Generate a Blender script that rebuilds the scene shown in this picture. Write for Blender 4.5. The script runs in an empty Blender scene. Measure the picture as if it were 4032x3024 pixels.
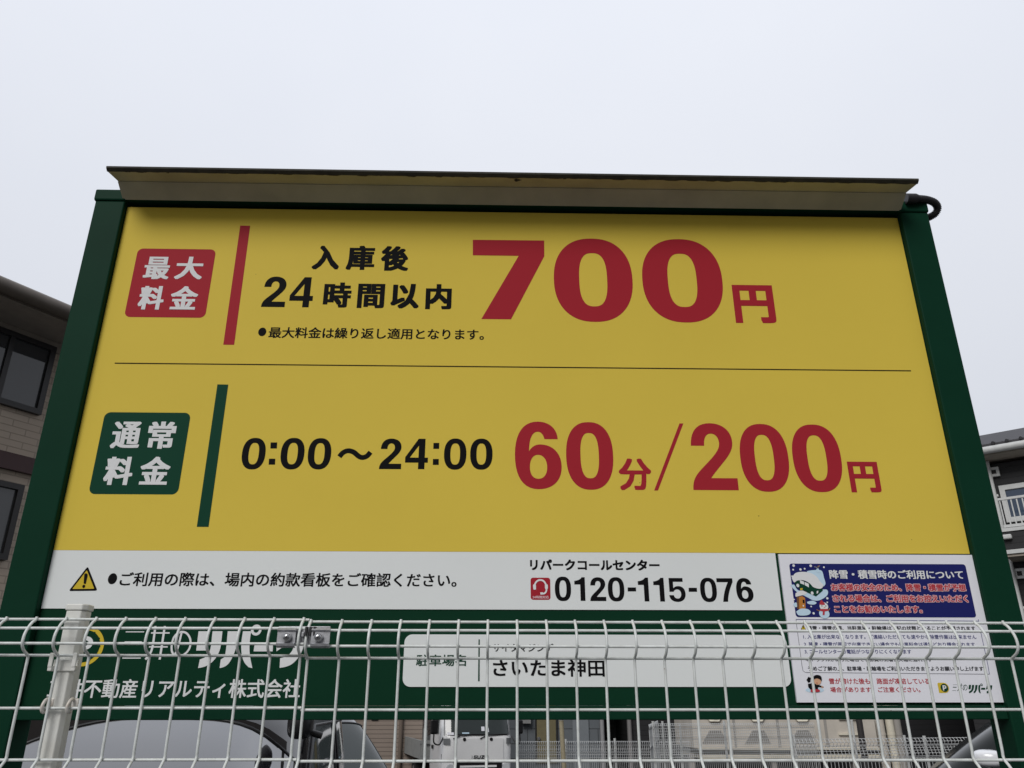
import bpy, bmesh, math, random
from mathutils import Vector, Matrix
from mathutils.geometry import tessellate_polygon
random.seed(7)
R = math.radians
SC = bpy.context.scene
COL = SC.collection

# ------------------------------------------------------------------ camera
EYE = 2.05                       # eye height above the car park
CAM = Vector((-0.0565, -1.7267, EYE))
FPX, PW, PH = 3100.0, 4032, 3024
_a, _b, _c = R(21.97), R(-0.02), R(-1.45)
_r0 = Vector((math.cos(_c), math.sin(_c), 0)); _f0 = Vector((-math.sin(_c), math.cos(_c), 0)); _u0 = Vector((0, 0, 1))
FW = _f0 * math.cos(_a) + _u0 * math.sin(_a)
_u = _u0 * math.cos(_a) - _f0 * math.sin(_a)
RT = _r0 * math.cos(_b) + _u * math.sin(_b)
UP = _u * math.cos(_b) - _r0 * math.sin(_b)
cd = bpy.data.cameras.new('camera'); cam = bpy.data.objects.new('camera', cd); COL.objects.link(cam)
cd.sensor_width = 36.0; cd.lens = FPX / PW * 36.0; cd.clip_start = 0.05; cd.clip_end = 2000
m3 = Matrix((RT, UP, -FW)).transposed()
cam.matrix_world = Matrix.Translation(CAM) @ m3.to_4x4()
SC.camera = cam

# ------------------------------------------------------------------ sky, sun, exposure
SUN_EL, SUN_AZ = R(37), R(205)
w = bpy.data.worlds.new('World'); SC.world = w; w.use_nodes = True
nt = w.node_tree; nt.nodes.clear()
out = nt.nodes.new('ShaderNodeOutputWorld'); bg = nt.nodes.new('ShaderNodeBackground')
sky = nt.nodes.new('ShaderNodeTexSky'); sky.sky_type = 'NISHITA'; sky.sun_disc = False
sky.sun_elevation = SUN_EL; sky.sun_rotation = SUN_AZ; sky.dust_density = 4.0; sky.air_density = 1.0
hs = nt.nodes.new('ShaderNodeHueSaturation'); hs.inputs['Saturation'].default_value = 0.35
mx = nt.nodes.new('ShaderNodeMix'); mx.data_type = 'RGBA'; mx.inputs['Factor'].default_value = 0.86
tc = nt.nodes.new('ShaderNodeTexCoord'); nz = nt.nodes.new('ShaderNodeTexNoise')
nz.inputs['Scale'].default_value = 1.6; nz.inputs['Detail'].default_value = 5
cr = nt.nodes.new('ShaderNodeValToRGB')
cr.color_ramp.elements[0].position = 0.3; cr.color_ramp.elements[0].color = (0.745, 0.78, 0.865, 1)
cr.color_ramp.elements[1].position = 0.72; cr.color_ramp.elements[1].color = (0.815, 0.84, 0.905, 1)
gm = nt.nodes.new('ShaderNodeMix'); gm.data_type = 'RGBA'; gm.blend_type = 'MULTIPLY'; gm.inputs['Factor'].default_value = 1.0
ez = nt.nodes.new('ShaderNodeSeparateXYZ'); nt.links.new(tc.outputs['Generated'], ez.inputs[0])
er = nt.nodes.new('ShaderNodeMapRange'); er.inputs['From Min'].default_value = 0.0; er.inputs['From Max'].default_value = 1.0
er.inputs['To Min'].default_value = 7.0; er.inputs['To Max'].default_value = 12.2; nt.links.new(ez.outputs['Z'], er.inputs['Value'])
ey = nt.nodes.new('ShaderNodeMapRange'); ey.interpolation_type = 'SMOOTHSTEP'; ey.inputs['From Min'].default_value = -0.8; ey.inputs['From Max'].default_value = 0.35
ey.inputs['To Min'].default_value = 0.14; ey.inputs['To Max'].default_value = 1.0; nt.links.new(ez.outputs['Y'], ey.inputs['Value'])   # sky dimmed on the street side, added to deepen shade under the hood
em = nt.nodes.new('ShaderNodeMath'); em.operation = 'MULTIPLY'; nt.links.new(er.outputs[0], em.inputs[0]); nt.links.new(ey.outputs[0], em.inputs[1])
nt.links.new(em.outputs[0], gm.inputs[7])
nt.links.new(tc.outputs['Generated'], nz.inputs['Vector']); nt.links.new(nz.outputs['Fac'], cr.inputs['Fac'])
nt.links.new(cr.outputs['Color'], gm.inputs[6])
nt.links.new(sky.outputs['Color'], hs.inputs['Color'])
nt.links.new(hs.outputs['Color'], mx.inputs[6]); nt.links.new(gm.outputs[2], mx.inputs[7])
nt.links.new(mx.outputs[2], bg.inputs['Color']); bg.inputs['Strength'].default_value = 0.1
nt.links.new(bg.outputs[0], out.inputs[0])
sd = bpy.data.lights.new('sun', 'SUN'); sun = bpy.data.objects.new('sun', sd); COL.objects.link(sun)
sd.energy = 1.5; sd.angle = R(30); sd.color = (1.0, 0.985, 0.965)
_az = R(205)   # compass-like: light comes from the camera's side, a little to the left, high up
sdir = Vector((math.sin(_az) * math.cos(SUN_EL), math.cos(_az) * math.cos(SUN_EL), math.sin(SUN_EL)))
sun.rotation_euler = sdir.to_track_quat('Z', 'Y').to_euler(); sun.location = (0, 0, 30)
SC.view_settings.view_transform = 'Standard'; SC.view_settings.look = 'None'
SC.view_settings.exposure = 0.15; SC.view_settings.gamma = 1.0
SC.render.engine = 'CYCLES'
SC.cycles.use_denoising = True; SC.cycles.max_bounces = 8

# ------------------------------------------------------------------ helpers
def S(x, y, Y=0.0):
    """point where the sight line through photo pixel (x, y) meets the plane at depth Y"""
    d = FW + RT * ((x - 2016) / FPX) - UP * ((y - 1512) / FPX)
    return CAM + d * ((Y - CAM.y) / d.y)

def crop(ox, oy, k):
    return lambda x, y: (ox + x * k, oy + y * k)
A1 = crop(350, 850, 1000 / 2212); A2 = crop(1000, 850, 1000 / 2212); A3 = crop(1800, 850, 1300 / 2212)
A4 = crop(300, 1450, 1000 / 2212); A5 = crop(900, 1550, 1100 / 2212); A6 = crop(1950, 1550, 1600 / 2212)
A7 = crop(150, 2130, 1100 / 2212); B1 = crop(200, 2420, 1050 / 2212); B2 = crop(1344, 2300, 1344 / 2212)
P1 = crop(2050, 2180, 1000 / 2212); P2 = crop(3050, 2170, 850 / 2212); P3 = crop(3080, 2430, 952 / 2212)
C1 = crop(0, 2300, 1344 / 2212); C3 = crop(2688, 2100, 1344 / 2212); H1 = crop(2050, 2240, 200 / 2074)
K0 = crop(0, 2750, 700 / 2212); K1 = crop(700, 2750, 700 / 2212); K2 = crop(1400, 2750, 700 / 2212)
K3 = crop(2050, 2750, 700 / 2212); K4 = crop(2700, 2750, 700 / 2212); K5 = crop(3332, 2750, 700 / 2212)

def MAT(name, col, rough=0.5, metal=0.0, spec=0.5, noise=0.0, nscale=8.0, bump=0.0, bscale=200.0, coat=0.0, ior=None, dirt=None):
    m = bpy.data.materials.new(name); m.use_nodes = True
    t = m.node_tree; p = t.nodes['Principled BSDF']
    p.inputs['Base Color'].default_value = (*col, 1); p.inputs['Roughness'].default_value = rough
    p.inputs['Metallic'].default_value = metal; p.inputs['Specular IOR Level'].default_value = spec
    p.inputs['Coat Weight'].default_value = coat; p.inputs['Coat Roughness'].default_value = 0.05
    if ior: p.inputs['IOR'].default_value = ior
    tcn = t.nodes.new('ShaderNodeTexCoord')
    if noise > 0:
        n = t.nodes.new('ShaderNodeTexNoise'); n.inputs['Scale'].default_value = nscale; n.inputs['Detail'].default_value = 6
        n.inputs['Roughness'].default_value = 0.62
        t.links.new(tcn.outputs['Object'], n.inputs['Vector'])
        rp = t.nodes.new('ShaderNodeValToRGB')
        rp.color_ramp.elements[0].position = 0.3; rp.color_ramp.elements[1].position = 0.75
        d = dirt or tuple(c * (1 - noise) for c in col)
        rp.color_ramp.elements[0].color = (*d, 1); rp.color_ramp.elements[1].color = (*[min(1, c * (1 + noise * .35)) for c in col], 1)
        t.links.new(n.outputs['Fac'], rp.inputs['Fac']); t.links.new(rp.outputs['Color'], p.inputs['Base Color'])
    if bump > 0:
        n2 = t.nodes.new('ShaderNodeTexNoise'); n2.inputs['Scale'].default_value = bscale; n2.inputs['Detail'].default_value = 3
        bp = t.nodes.new('ShaderNodeBump'); bp.inputs['Strength'].default_value = bump; bp.inputs['Distance'].default_value = 0.002
        t.links.new(tcn.outputs['Object'], n2.inputs['Vector']); t.links.new(n2.outputs['Fac'], bp.inputs['Height'])
        t.links.new(bp.outputs['Normal'], p.inputs['Normal'])
    return m

def specks(m, col, scale, thr, depth=1.0):
    """tiny stains scattered over a painted surface"""
    t = m.node_tree; p = t.nodes['Principled BSDF']
    tcn = t.nodes.new('ShaderNodeTexCoord'); v = t.nodes.new('ShaderNodeTexVoronoi'); v.inputs['Scale'].default_value = scale
    n = t.nodes.new('ShaderNodeTexNoise'); n.inputs['Scale'].default_value = scale * .37
    t.links.new(tcn.outputs['Object'], v.inputs['Vector']); t.links.new(tcn.outputs['Object'], n.inputs['Vector'])
    lt = t.nodes.new('ShaderNodeMath'); lt.operation = 'LESS_THAN'; lt.inputs[1].default_value = thr
    gt = t.nodes.new('ShaderNodeMath'); gt.operation = 'GREATER_THAN'; gt.inputs[1].default_value = 0.60
    mu = t.nodes.new('ShaderNodeMath'); mu.operation = 'MULTIPLY'
    t.links.new(v.outputs['Distance'], lt.inputs[0]); t.links.new(n.outputs['Fac'], gt.inputs[0])
    t.links.new(lt.outputs[0], mu.inputs[0]); t.links.new(gt.outputs[0], mu.inputs[1])
    mi = t.nodes.new('ShaderNodeMix'); mi.data_type = 'RGBA'
    l = [k for k in t.links if k.to_socket == p.inputs['Base Color']]
    if l: t.links.new(l[0].from_socket, mi.inputs[6])
    else: mi.inputs[6].default_value = p.inputs['Base Color'].default_value
    mi.inputs[7].default_value = (*col, 1)
    sc_ = t.nodes.new('ShaderNodeMath'); sc_.operation = 'MULTIPLY'; sc_.inputs[1].default_value = depth
    t.links.new(mu.outputs[0], sc_.inputs[0]); t.links.new(sc_.outputs[0], mi.inputs['Factor'])
    t.links.new(mi.outputs[2], p.inputs['Base Color'])
    return m

class MB:
    """collects faces, then links them as ONE mesh object"""
    def __init__(s): s.v = []; s.f = []; s.m = []; s.mats = []; s.sm = []
    def mi(s, mat):
        if mat not in s.mats: s.mats.append(mat)
        return s.mats.index(mat)
    def add(s, vs, fs, mat, smooth=False):
        o = len(s.v); i = s.mi(mat); s.v += [tuple(v) for v in vs]
        for f in fs: s.f.append(tuple(k + o for k in f)); s.m.append(i); s.sm.append(smooth)
    def box(s, a, b, mat, bev=0.0):
        (x0, y0, z0), (x1, y1, z1) = a, b
        x0, x1 = min(x0, x1), max(x0, x1); y0, y1 = min(y0, y1), max(y0, y1); z0, z1 = min(z0, z1), max(z0, z1)
        if bev > 0:
            bm = bmesh.new(); bmesh.ops.create_cube(bm, size=1)
            for v in bm.verts: v.co = Vector(((x0 + x1) / 2 + v.co.x * (x1 - x0), (y0 + y1) / 2 + v.co.y * (y1 - y0), (z0 + z1) / 2 + v.co.z * (z1 - z0)))
            bmesh.ops.bevel(bm, geom=bm.edges[:], offset=bev, segments=2, profile=0.5, affect='EDGES', clamp_overlap=True)
            bm.verts.index_update()
            s.add([v.co[:] for v in bm.verts], [[v.index for v in f.verts] for f in bm.faces], mat); bm.free(); return
        v = [(x0, y0, z0), (x1, y0, z0), (x1, y1, z0), (x0, y1, z0), (x0, y0, z1), (x1, y0, z1), (x1, y1, z1), (x0, y1, z1)]
        s.add(v, [(0, 3, 2, 1), (4, 5, 6, 7), (0, 1, 5, 4), (1, 2, 6, 5), (2, 3, 7, 6), (3, 0, 4, 7)], mat)
    def tube(s, pts, r, mat, n=8, smooth=True, caps=True):
        pts = [Vector(p) for p in pts]; rs = r if isinstance(r, (list, tuple)) else [r] * len(pts)
        rings = []; prev = None
        for i, p in enumerate(pts):
            t = (pts[min(i + 1, len(pts) - 1)] - pts[max(i - 1, 0)]).normalized()
            if prev is None:
                h = Vector((0, 0, 1)) if abs(t.z) < 0.9 else Vector((1, 0, 0)); a = t.cross(h).normalized()
            else: a = (prev - t * prev.dot(t)).normalized()
            prev = a; b = t.cross(a)
            rings.append([p + (a * math.cos(2 * math.pi * k / n) + b * math.sin(2 * math.pi * k / n)) * rs[i] for k in range(n)])
        vs = [v for rg in rings for v in rg]; fs = []
        for i in range(len(rings) - 1):
            for k in range(n): fs.append((i * n + k, i * n + (k + 1) % n, (i + 1) * n + (k + 1) % n, (i + 1) * n + k))
        s.add(vs, fs, mat, smooth)
        if caps:
            s.add(rings[0], [tuple(range(n))[::-1]], mat); s.add(rings[-1], [tuple(range(n))], mat)
    def prism_x(s, prof, x0, x1, mat):
        """closed (y, z) outline swept along x"""
        n = len(prof); v = [(x0, y, z) for y, z in prof] + [(x1, y, z) for y, z in prof]
        f = [(k, (k + 1) % n, n + (k + 1) % n, n + k) for k in range(n)] + [tuple(range(n))[::-1], tuple(range(n, 2 * n))]
        s.add(v, f, mat)
    def prism_z(s, prof, z0, z1, mat):
        n = len(prof); v = [(x, y, z0) for x, y in prof] + [(x, y, z1) for x, y in prof]
        f = [(k, (k + 1) % n, n + (k + 1) % n, n + k) for k in range(n)] + [tuple(range(n))[::-1], tuple(range(n, 2 * n))]
        s.add(v, f, mat)
    def prism_y(s, prof, y0, y1, mat):
        n = len(prof); v = [(x, y0, z) for x, z in prof] + [(x, y1, z) for x, z in prof]
        f = [(k, (k + 1) % n, n + (k + 1) % n, n + k) for k in range(n)] + [tuple(range(n)), tuple(range(n, 2 * n))[::-1]]
        s.add(v, f, mat)
    def poly(s, loops, Y, mat):
        """flat outline(s) with holes in the x-z plane at depth Y"""
        L = [[Vector((p[0], p[1], 0)) for p in lp] for lp in loops]
        fs = tessellate_polygon(L); vs = [(p.x, Y, p.y) for lp in L for p in lp]
        good = []
        for f in fs:
            a, b, c = (vs[k] for k in f)
            ar = (b[0] - a[0]) * (c[2] - a[2]) - (c[0] - a[0]) * (b[2] - a[2])
            if abs(ar) < 1e-12: continue
            good.append(f if ar > 0 else f[::-1])
        s.add(vs, good, mat)
    def build(s, name, parent=None, mat4=None, bevel=None):
        me = bpy.data.meshes.new(name); me.from_pydata(s.v, [], s.f)
        for mt in s.mats: me.materials.append(mt)
        for p, i, sm in zip(me.polygons, s.m, s.sm): p.material_index = i; p.use_smooth = sm
        me.update(); o = bpy.data.objects.new(name, me); COL.objects.link(o)
        if parent: o.parent = parent
        if mat4 is not None: o.matrix_world = mat4
        if bevel:
            b = o.modifiers.new('bevel', 'BEVEL'); b.width = bevel; b.segments = 2; b.limit_method = 'ANGLE'
        return o

def place(root):   # shift the meshes built in world space so that they sit under their Empty
    inv = root.matrix_basis.inverted()
    def go(o, par_world):
        for ch in [c for c in COL.objects if c.parent is o]:
            ch.matrix_parent_inverse = Matrix(); ch.matrix_basis = inv if par_world is root else Matrix()
            go(ch, ch)
    go(root, root)

def thing(name, label, cat, loc=(0, 0, 0), rz=0.0, group=None):
    o = bpy.data.objects.new(name, None); COL.objects.link(o); o.location = loc; o.rotation_euler = (0, 0, rz)
    o.empty_display_size = 0.2; o['label'] = label; o['category'] = cat
    if group: o['group'] = group
    o.matrix_basis = Matrix.Translation(loc) @ Matrix.Rotation(rz, 4, 'Z')
    return o

def tag(o, label, cat, group=None):
    o['label'] = label; o['category'] = cat
    if group: o['group'] = group
    return o
def struct(o): o['kind'] = 'structure'; return o

# ---- lettering
_tc = {}
def glyph_mesh(s):
    if s in _tc: return _tc[s]
    c = bpy.data.curves.new('text', 'FONT'); c.body = s; c.resolution_u = 3
    o = bpy.data.objects.new('text', c); COL.objects.link(o)
    dg = bpy.context.evaluated_depsgraph_get(); dg.update()
    me = bpy.data.meshes.new_from_object(o.evaluated_get(dg))
    vs = [(v.co.x, v.co.y) for v in me.vertices]; fs = [tuple(p.vertices) for p in me.polygons]
    bpy.data.objects.remove(o); bpy.data.curves.remove(c); bpy.data.meshes.remove(me)
    _tc[s] = (vs, fs); return _tc[s]
RING8 = [(-1, -1), (0, -1), (1, -1), (1, 0), (1, 1), (0, 1), (-1, 1), (-1, 0)]
_t = [-1, -.66, -.33, 0, .33, .66]
RING24 = [(t, -1) for t in _t] + [(1, t) for t in _t] + [(-t, 1) for t in _t] + [(-1, -t) for t in _t]
def rect_of(K, b, Y):
    """photo bounding box -> rectangle on the plane (uprights lean towards the middle of the photo)"""
    x0, y0 = K(b[0], b[1]); x1, y1 = K(b[2], b[3])
    left = (x0 + x1) / 2 < 1967
    X0 = S(x0, y1 if left else y0, Y).x; X1 = S(x1, y0 if left else y1, Y).x
    return X0, X1, S(x1, y1, Y).z, S(x0, y0, Y).z
def round_of(K, b, Y):
    """the same for round figures, whose sides touch the box at half height"""
    x0, y0 = K(b[0], b[1]); x1, y1 = K(b[2], b[3]); ym = (y0 + y1) / 2
    return S(x0, ym, Y).x, S(x1, ym, Y).x, S((x0 + x1) / 2, y1, Y).z, S((x0 + x1) / 2, y0, Y).z
def quad_of(K, q, Y):
    p = [S(*K(*c), Y) for c in q]     # TL TR BR BL
    return (p[0].x + p[3].x) / 2, (p[1].x + p[2].x) / 2, (p[2].z + p[3].z) / 2, (p[0].z + p[1].z) / 2
def put(mb, s, rect, Y, mat, bold=0.0, bv=None):
    """string fitted into a rectangle; bold = extra stroke radius as a share of the letter height"""
    x0, x1, z0, z1 = rect; h = z1 - z0; rx = bold * h; rz = (bv if bv is not None else bold) * h
    vs, fs = glyph_mesh(s)
    a0 = min(v[0] for v in vs); a1 = max(v[0] for v in vs); b0 = min(v[1] for v in vs); b1 = max(v[1] for v in vs)
    kx = (x1 - x0 - 2 * rx) / (a1 - a0); kz = (z1 - z0 - 2 * rz) / max(b1 - b0, 1e-6)
    offs = [(0, 0)] if bold <= 0 else [(0, 0)] + (RING24 if bold > .032 else RING8)
    for k, (dx, dz) in enumerate(offs):
        yy = Y - 0.00001 * k
        mb.add([(x0 + rx + (v[0] - a0) * kx + dx * rx, yy, z0 + rz + (v[1] - b0) * kz + dz * rz) for v in vs], fs, mat)

def path(d):
    tk = d.split(); i = 0; loops = []; cur = None
    while i < len(tk):
        c = tk[i]; i += 1
        if c == 'M': cur = [(float(tk[i]), float(tk[i + 1]))]; loops.append(cur); i += 2
        elif c == 'L': cur.append((float(tk[i]), float(tk[i + 1]))); i += 2
        elif c == 'C':
            p0 = cur[-1]; q = [float(t) for t in tk[i:i + 6]]; i += 6
            for k in range(1, 11):
                t = k / 10; u = 1 - t
                cur.append(tuple(u**3 * p0[j] + 3 * u * u * t * q[j] + 3 * u * t * t * q[2 + j] + t**3 * q[4 + j] for j in (0, 1)))
    return [lp[:-1] if (abs(lp[0][0] - lp[-1][0]) + abs(lp[0][1] - lp[-1][1]) < 1e-5) else lp for lp in loops]
def sup(cx, cz, a, b, n, N=56):
    r = []
    for k in range(N):
        t = 2 * math.pi * k / N; c, s_ = math.cos(t), math.sin(t)
        r.append((cx + a * math.copysign(abs(c)**(2 / n), c), cz + b * math.copysign(abs(s_)**(2 / n), s_)))
    return r
DIG = {
 '2': path('M 0 0 L 1 0 L 1 .175 L .42 .175 C .5 .25 .62 .33 .78 .45 C .92 .56 .97 .63 .97 .72 C .97 .89 .78 1 .5 1 C .2 1 .04 .87 .03 .655 L .33 .655 C .33 .78 .4 .84 .5 .84 C .61 .84 .67 .78 .67 .70 C .67 .62 .6 .56 .46 .46 C .16 .26 0 .2 0 0'),
 '4': path('M .58 0 L .86 0 L .86 .21 L 1 .21 L 1 .375 L .86 .375 L .86 1 L .56 1 L 0 .39 L 0 .21 L .58 .21 M .58 .375 L .2 .375 L .58 .77'),
 '1': path('M .55 0 L 1 0 L 1 1 L .70 1 C .62 .93 .4 .86 0 .845 L 0 .69 L .55 .69'),
 '5': path('M .88 1 L .03 1 L .03 .42 L .28 .42 C .33 .49 .4 .52 .5 .52 C .65 .52 .73 .44 .73 .33 C .73 .22 .65 .14 .5 .14 C .38 .14 .3 .2 .28 .28 L 0 .28 C .03 .1 .2 0 .5 0 C .8 0 1 .13 1 .34 C 1 .55 .82 .66 .6 .66 C .45 .66 .35 .63 .28 .57 L .28 .84 L .88 .84'),
 '6': path('M .93 .735 L .64 .735 C .62 .80 .57 .845 .5 .845 C .38 .845 .31 .75 .305 .555 C .37 .625 .45 .655 .55 .655 C .8 .655 1 .54 1 .33 C 1 .12 .8 0 .5 0 C .18 0 0 .17 0 .5 C 0 .82 .18 1 .5 1 C .76 1 .92 .89 .93 .735 M .5 .50 C .62 .50 .69 .42 .69 .32 C .69 .21 .61 .15 .5 .15 C .39 .15 .32 .21 .32 .32 C .32 .42 .38 .50 .5 .50'),
 '7': path('M 0 1 L 1 1 L 1 .84 C .82 .6 .64 .3 .60 0 L .30 0 C .36 .3 .5 .6 .70 .83 L 0 .83'),
}
def zero(sx=.27, sy=.155, n=2.35): return [sup(.5, .5, .5, .5, n), sup(.5, .5, .5 - sx, .5 - sy, 2.6)]
def digit(mb, ch, rect, Y, mat, sx=.28, sy=.155, n=2.35):
    x0, x1, z0, z1 = rect; lps = zero(sx, sy, n) if ch == '0' else DIG[ch]
    mb.poly([[(x0 + p[0] * (x1 - x0), z0 + p[1] * (z1 - z0)) for p in lp] for lp in lps], Y, mat)
def pxpoly(mb, K, pts, Y, mat, holes=()):
    cv = lambda lp: [(q.x, q.z) for q in (S(*K(*p), Y) for p in lp)]
    mb.poly([cv(pts)] + [cv(h) for h in holes], Y, mat)
def rrect(x0, x1, z0, z1, r, n=6):
    o = []
    for cx, cz, a0 in ((x1 - r, z1 - r, 0), (x0 + r, z1 - r, 90), (x0 + r, z0 + r, 180), (x1 - r, z0 + r, 270)):
        for k in range(n + 1):
            a = R(a0 + 90 * k / n); o.append((cx + r * math.cos(a), cz + r * math.sin(a)))
    return o
def ribbon(mb, pts, wd, Y, mat):
    """a printed line of constant width through x-z points"""
    n = len(pts); L, Rr = [], []
    for i, p in enumerate(pts):
        a = pts[max(i - 1, 0)]; b = pts[min(i + 1, n - 1)]; dx, dz = b[0] - a[0], b[1] - a[1]; l = math.hypot(dx, dz) or 1
        L.append((p[0] - dz / l * wd / 2, p[1] + dx / l * wd / 2)); Rr.append((p[0] + dz / l * wd / 2, p[1] - dx / l * wd / 2))
    vs = [(p[0], Y, p[1]) for p in L + Rr]
    mb.add(vs, [(i, n + i, n + i + 1, i + 1) for i in range(n - 1)], mat)
def spl(pts, k=8):
    """smooth curve through 2-D or 3-D points"""
    P = [Vector(p) for p in pts]; P = [P[0] * 2 - P[1]] + P + [P[-1] * 2 - P[-2]]; o = []
    for i in range(1, len(P) - 2):
        for j in range(k):
            t = j / k; a, b, c, d = P[i - 1], P[i], P[i + 1], P[i + 2]
            o.append(0.5 * ((2 * b) + (c - a) * t + (2 * a - 5 * b + 4 * c - d) * t * t + (3 * b - a - 3 * c + d) * t**3))
    return o + [P[-2]]
def pxl(K, pts, Y): return [(q.x, q.z) for q in (S(*K(*p), Y) for p in pts)]

# ------------------------------------------------------------------ materials
M_YEL = specks(MAT('yellow_acrylic', (0.775, 0.585, 0.087), 0.42, spec=0.03, noise=0.05, nscale=1.4), (0.10, 0.08, 0.03), 23, 0.03, 0.9)
M_WHT = specks(MAT('white_acrylic', (0.83, 0.86, 0.86), 0.4, spec=0.03, noise=0.03, nscale=2.0), (0.25, 0.24, 0.2), 19, 0.03, 0.8)
M_GRN = MAT('green_panel', (0.007, 0.042, 0.022), 0.42, spec=0.03, noise=0.12, nscale=3)
M_FRM = MAT('green_frame_paint', (0.006, 0.040, 0.022), 0.45, spec=0.04, noise=0.12, nscale=5, bump=0.06, bscale=60)
M_RED = MAT('red_print', (0.40, 0.027, 0.040), 0.42, spec=0.03)
M_BLK = MAT('black_print', (0.009, 0.009, 0.010), 0.55, spec=0.03)
M_GPR = MAT('green_print', (0.010, 0.058, 0.034), 0.42, spec=0.03)
M_WPR = MAT('white_print', (0.80, 0.81, 0.82), 0.42, spec=0.03)
M_YPR = MAT('yellow_print', (0.68, 0.50, 0.05), 0.42, spec=0.03)
M_PAP = MAT('poster_paper', (0.86, 0.865, 0.93), 0.45, spec=0.3, noise=0.02, nscale=3)
M_NAV = MAT('navy_print', (0.012, 0.016, 0.135), 0.4, spec=0.3)
M_NVT = MAT('navy_small_print', (0.05, 0.055, 0.20), 0.5, spec=0.3)
M_PRD = MAT('poster_red_print', (0.50, 0.045, 0.06), 0.45, spec=0.3)
M_PNK = MAT('pink_print', (0.80, 0.52, 0.56), 0.45, spec=0.3)
M_ICE = MAT('ice_blue_print', (0.58, 0.76, 0.90), 0.45, spec=0.3)
M_ORG = MAT('orange_print', (0.55, 0.22, 0.04), 0.45, spec=0.3)
M_SKN = MAT('skin_print', (0.72, 0.42, 0.26), 0.45, spec=0.3)
M_HOOD = MAT('hood_underside_paint', (0.46, 0.44, 0.34), 0.36, spec=0.5, noise=0.26, nscale=6)
M_GRIME = MAT('grimy_metal_lip', (0.045, 0.042, 0.03), 0.8, noise=0.6, nscale=30)
M_RUB = MAT('black_rubber', (0.016, 0.015, 0.018), 0.5)
M_FEN = specks(MAT('white_wire_coating', (0.79, 0.83, 0.825), 0.38, spec=0.5, noise=0.17, nscale=45, dirt=(0.61, 0.635, 0.62)), (0.25, 0.2, 0.14), 60, 0.10, 0.5)
M_PST = specks(MAT('white_post_paint', (0.80, 0.81, 0.785), 0.5, noise=0.16, nscale=14, dirt=(0.66, 0.655, 0.61)), (0.2, 0.17, 0.12), 70, 0.12, 0.6)
M_GAL = MAT('galvanised_steel', (0.52, 0.53, 0.56), 0.42, metal=0.55, noise=0.45, nscale=110)
M_BLT = MAT('bolt_steel', (0.55, 0.55, 0.56), 0.22, metal=1.0)
M_RST = MAT('rusty_clip', (0.75, 0.75, 0.73), 0.5, metal=0.2, noise=0.3, nscale=60, dirt=(0.52, 0.45, 0.38))

# ------------------------------------------------------------------ ground
M_ASP = MAT('asphalt', (0.052, 0.052, 0.054), 0.9, noise=0.35, nscale=3, bump=0.4, bscale=80)
M_PAV = MAT('pavement_concrete', (0.12, 0.118, 0.112), 0.9, noise=0.2, nscale=2)
g = MB(); g.add([(-400, -400, 0), (400, -400, 0), (400, 400, 0), (-400, 400, 0)], [(0, 1, 2, 3)], M_ASP); struct(g.build('ground'))
g = MB(); g.box((-40, -2.6, 0.002), (40, -0.62, 0.20), M_PAV); struct(g.build('pavement'))
g = MB()
for k in range(8):
    x = -7.6 + 2.6 * k; g.add([(x, 1.2, .004), (x + .1, 1.2, .004), (x + .1, 6.2, .004), (x, 6.2, .004)], [(0, 1, 2, 3)], M_WPR)
struct(g.build('parking_bay_marking'))
g = MB(); g.box((-12, -0.37, 0.0), (12, -0.22, 0.55), MAT('block_wall', (0.33, 0.32, 0.30), 0.9, noise=0.3, nscale=4))
tag(g.build('block_wall'), 'low grey block wall under the near white mesh fence', 'wall')

# ------------------------------------------------------------------ the sign
Z = lambda z: z + EYE
ZT, ZM, ZB, ZW, ZG = Z(1.1762), Z(.7405), Z(.3024), Z(.181), Z(-.022)
FY = -0.016
sign = thing('parking_sign', 'large yellow and green parking price sign with rain hood and lettering in red and black', 'sign', (0, 0.03, 0))
XO_L = (S(236, 1400, FY).x + S(26, 2261, FY).x) / 2; XO_R = (S(3780.9, 1390.6, FY).x + S(3835, 1600, FY).x) / 2
capz0, capz1 = S(378, 790, FY).z, S(378, 747, FY).z
for xa, xb in ((XO_L, -1.0), (1.0, XO_R)):
    m = MB(); m.box((xa, FY, 0), (xb, 0.06, capz0), M_FRM, 0.003); po = m.build('post', sign)
    m = MB(); m.box((xa - .004, FY - .004, capz0 + .0005), (xb + .002, 0.064, capz1), M_FRM, 0.004); m.build('cap', po)
m = MB(); m.box((-0.9995, FY, ZT + .012), (0.9995, 0.06, capz0 + .01), M_FRM, 0.003); m.build('top_beam', sign)
m = MB(); m.box((-0.9995, -0.010, ZG - .012), (0.9995, 0.055, ZG + .014), M_FRM, 0.002); m.build('bottom_beam', sign)
m = MB(); m.box((-0.9995, 0.022, ZG + .016), (0.9995, 0.045, ZT + .010), M_FRM); m.build('back_board', sign)
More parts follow.
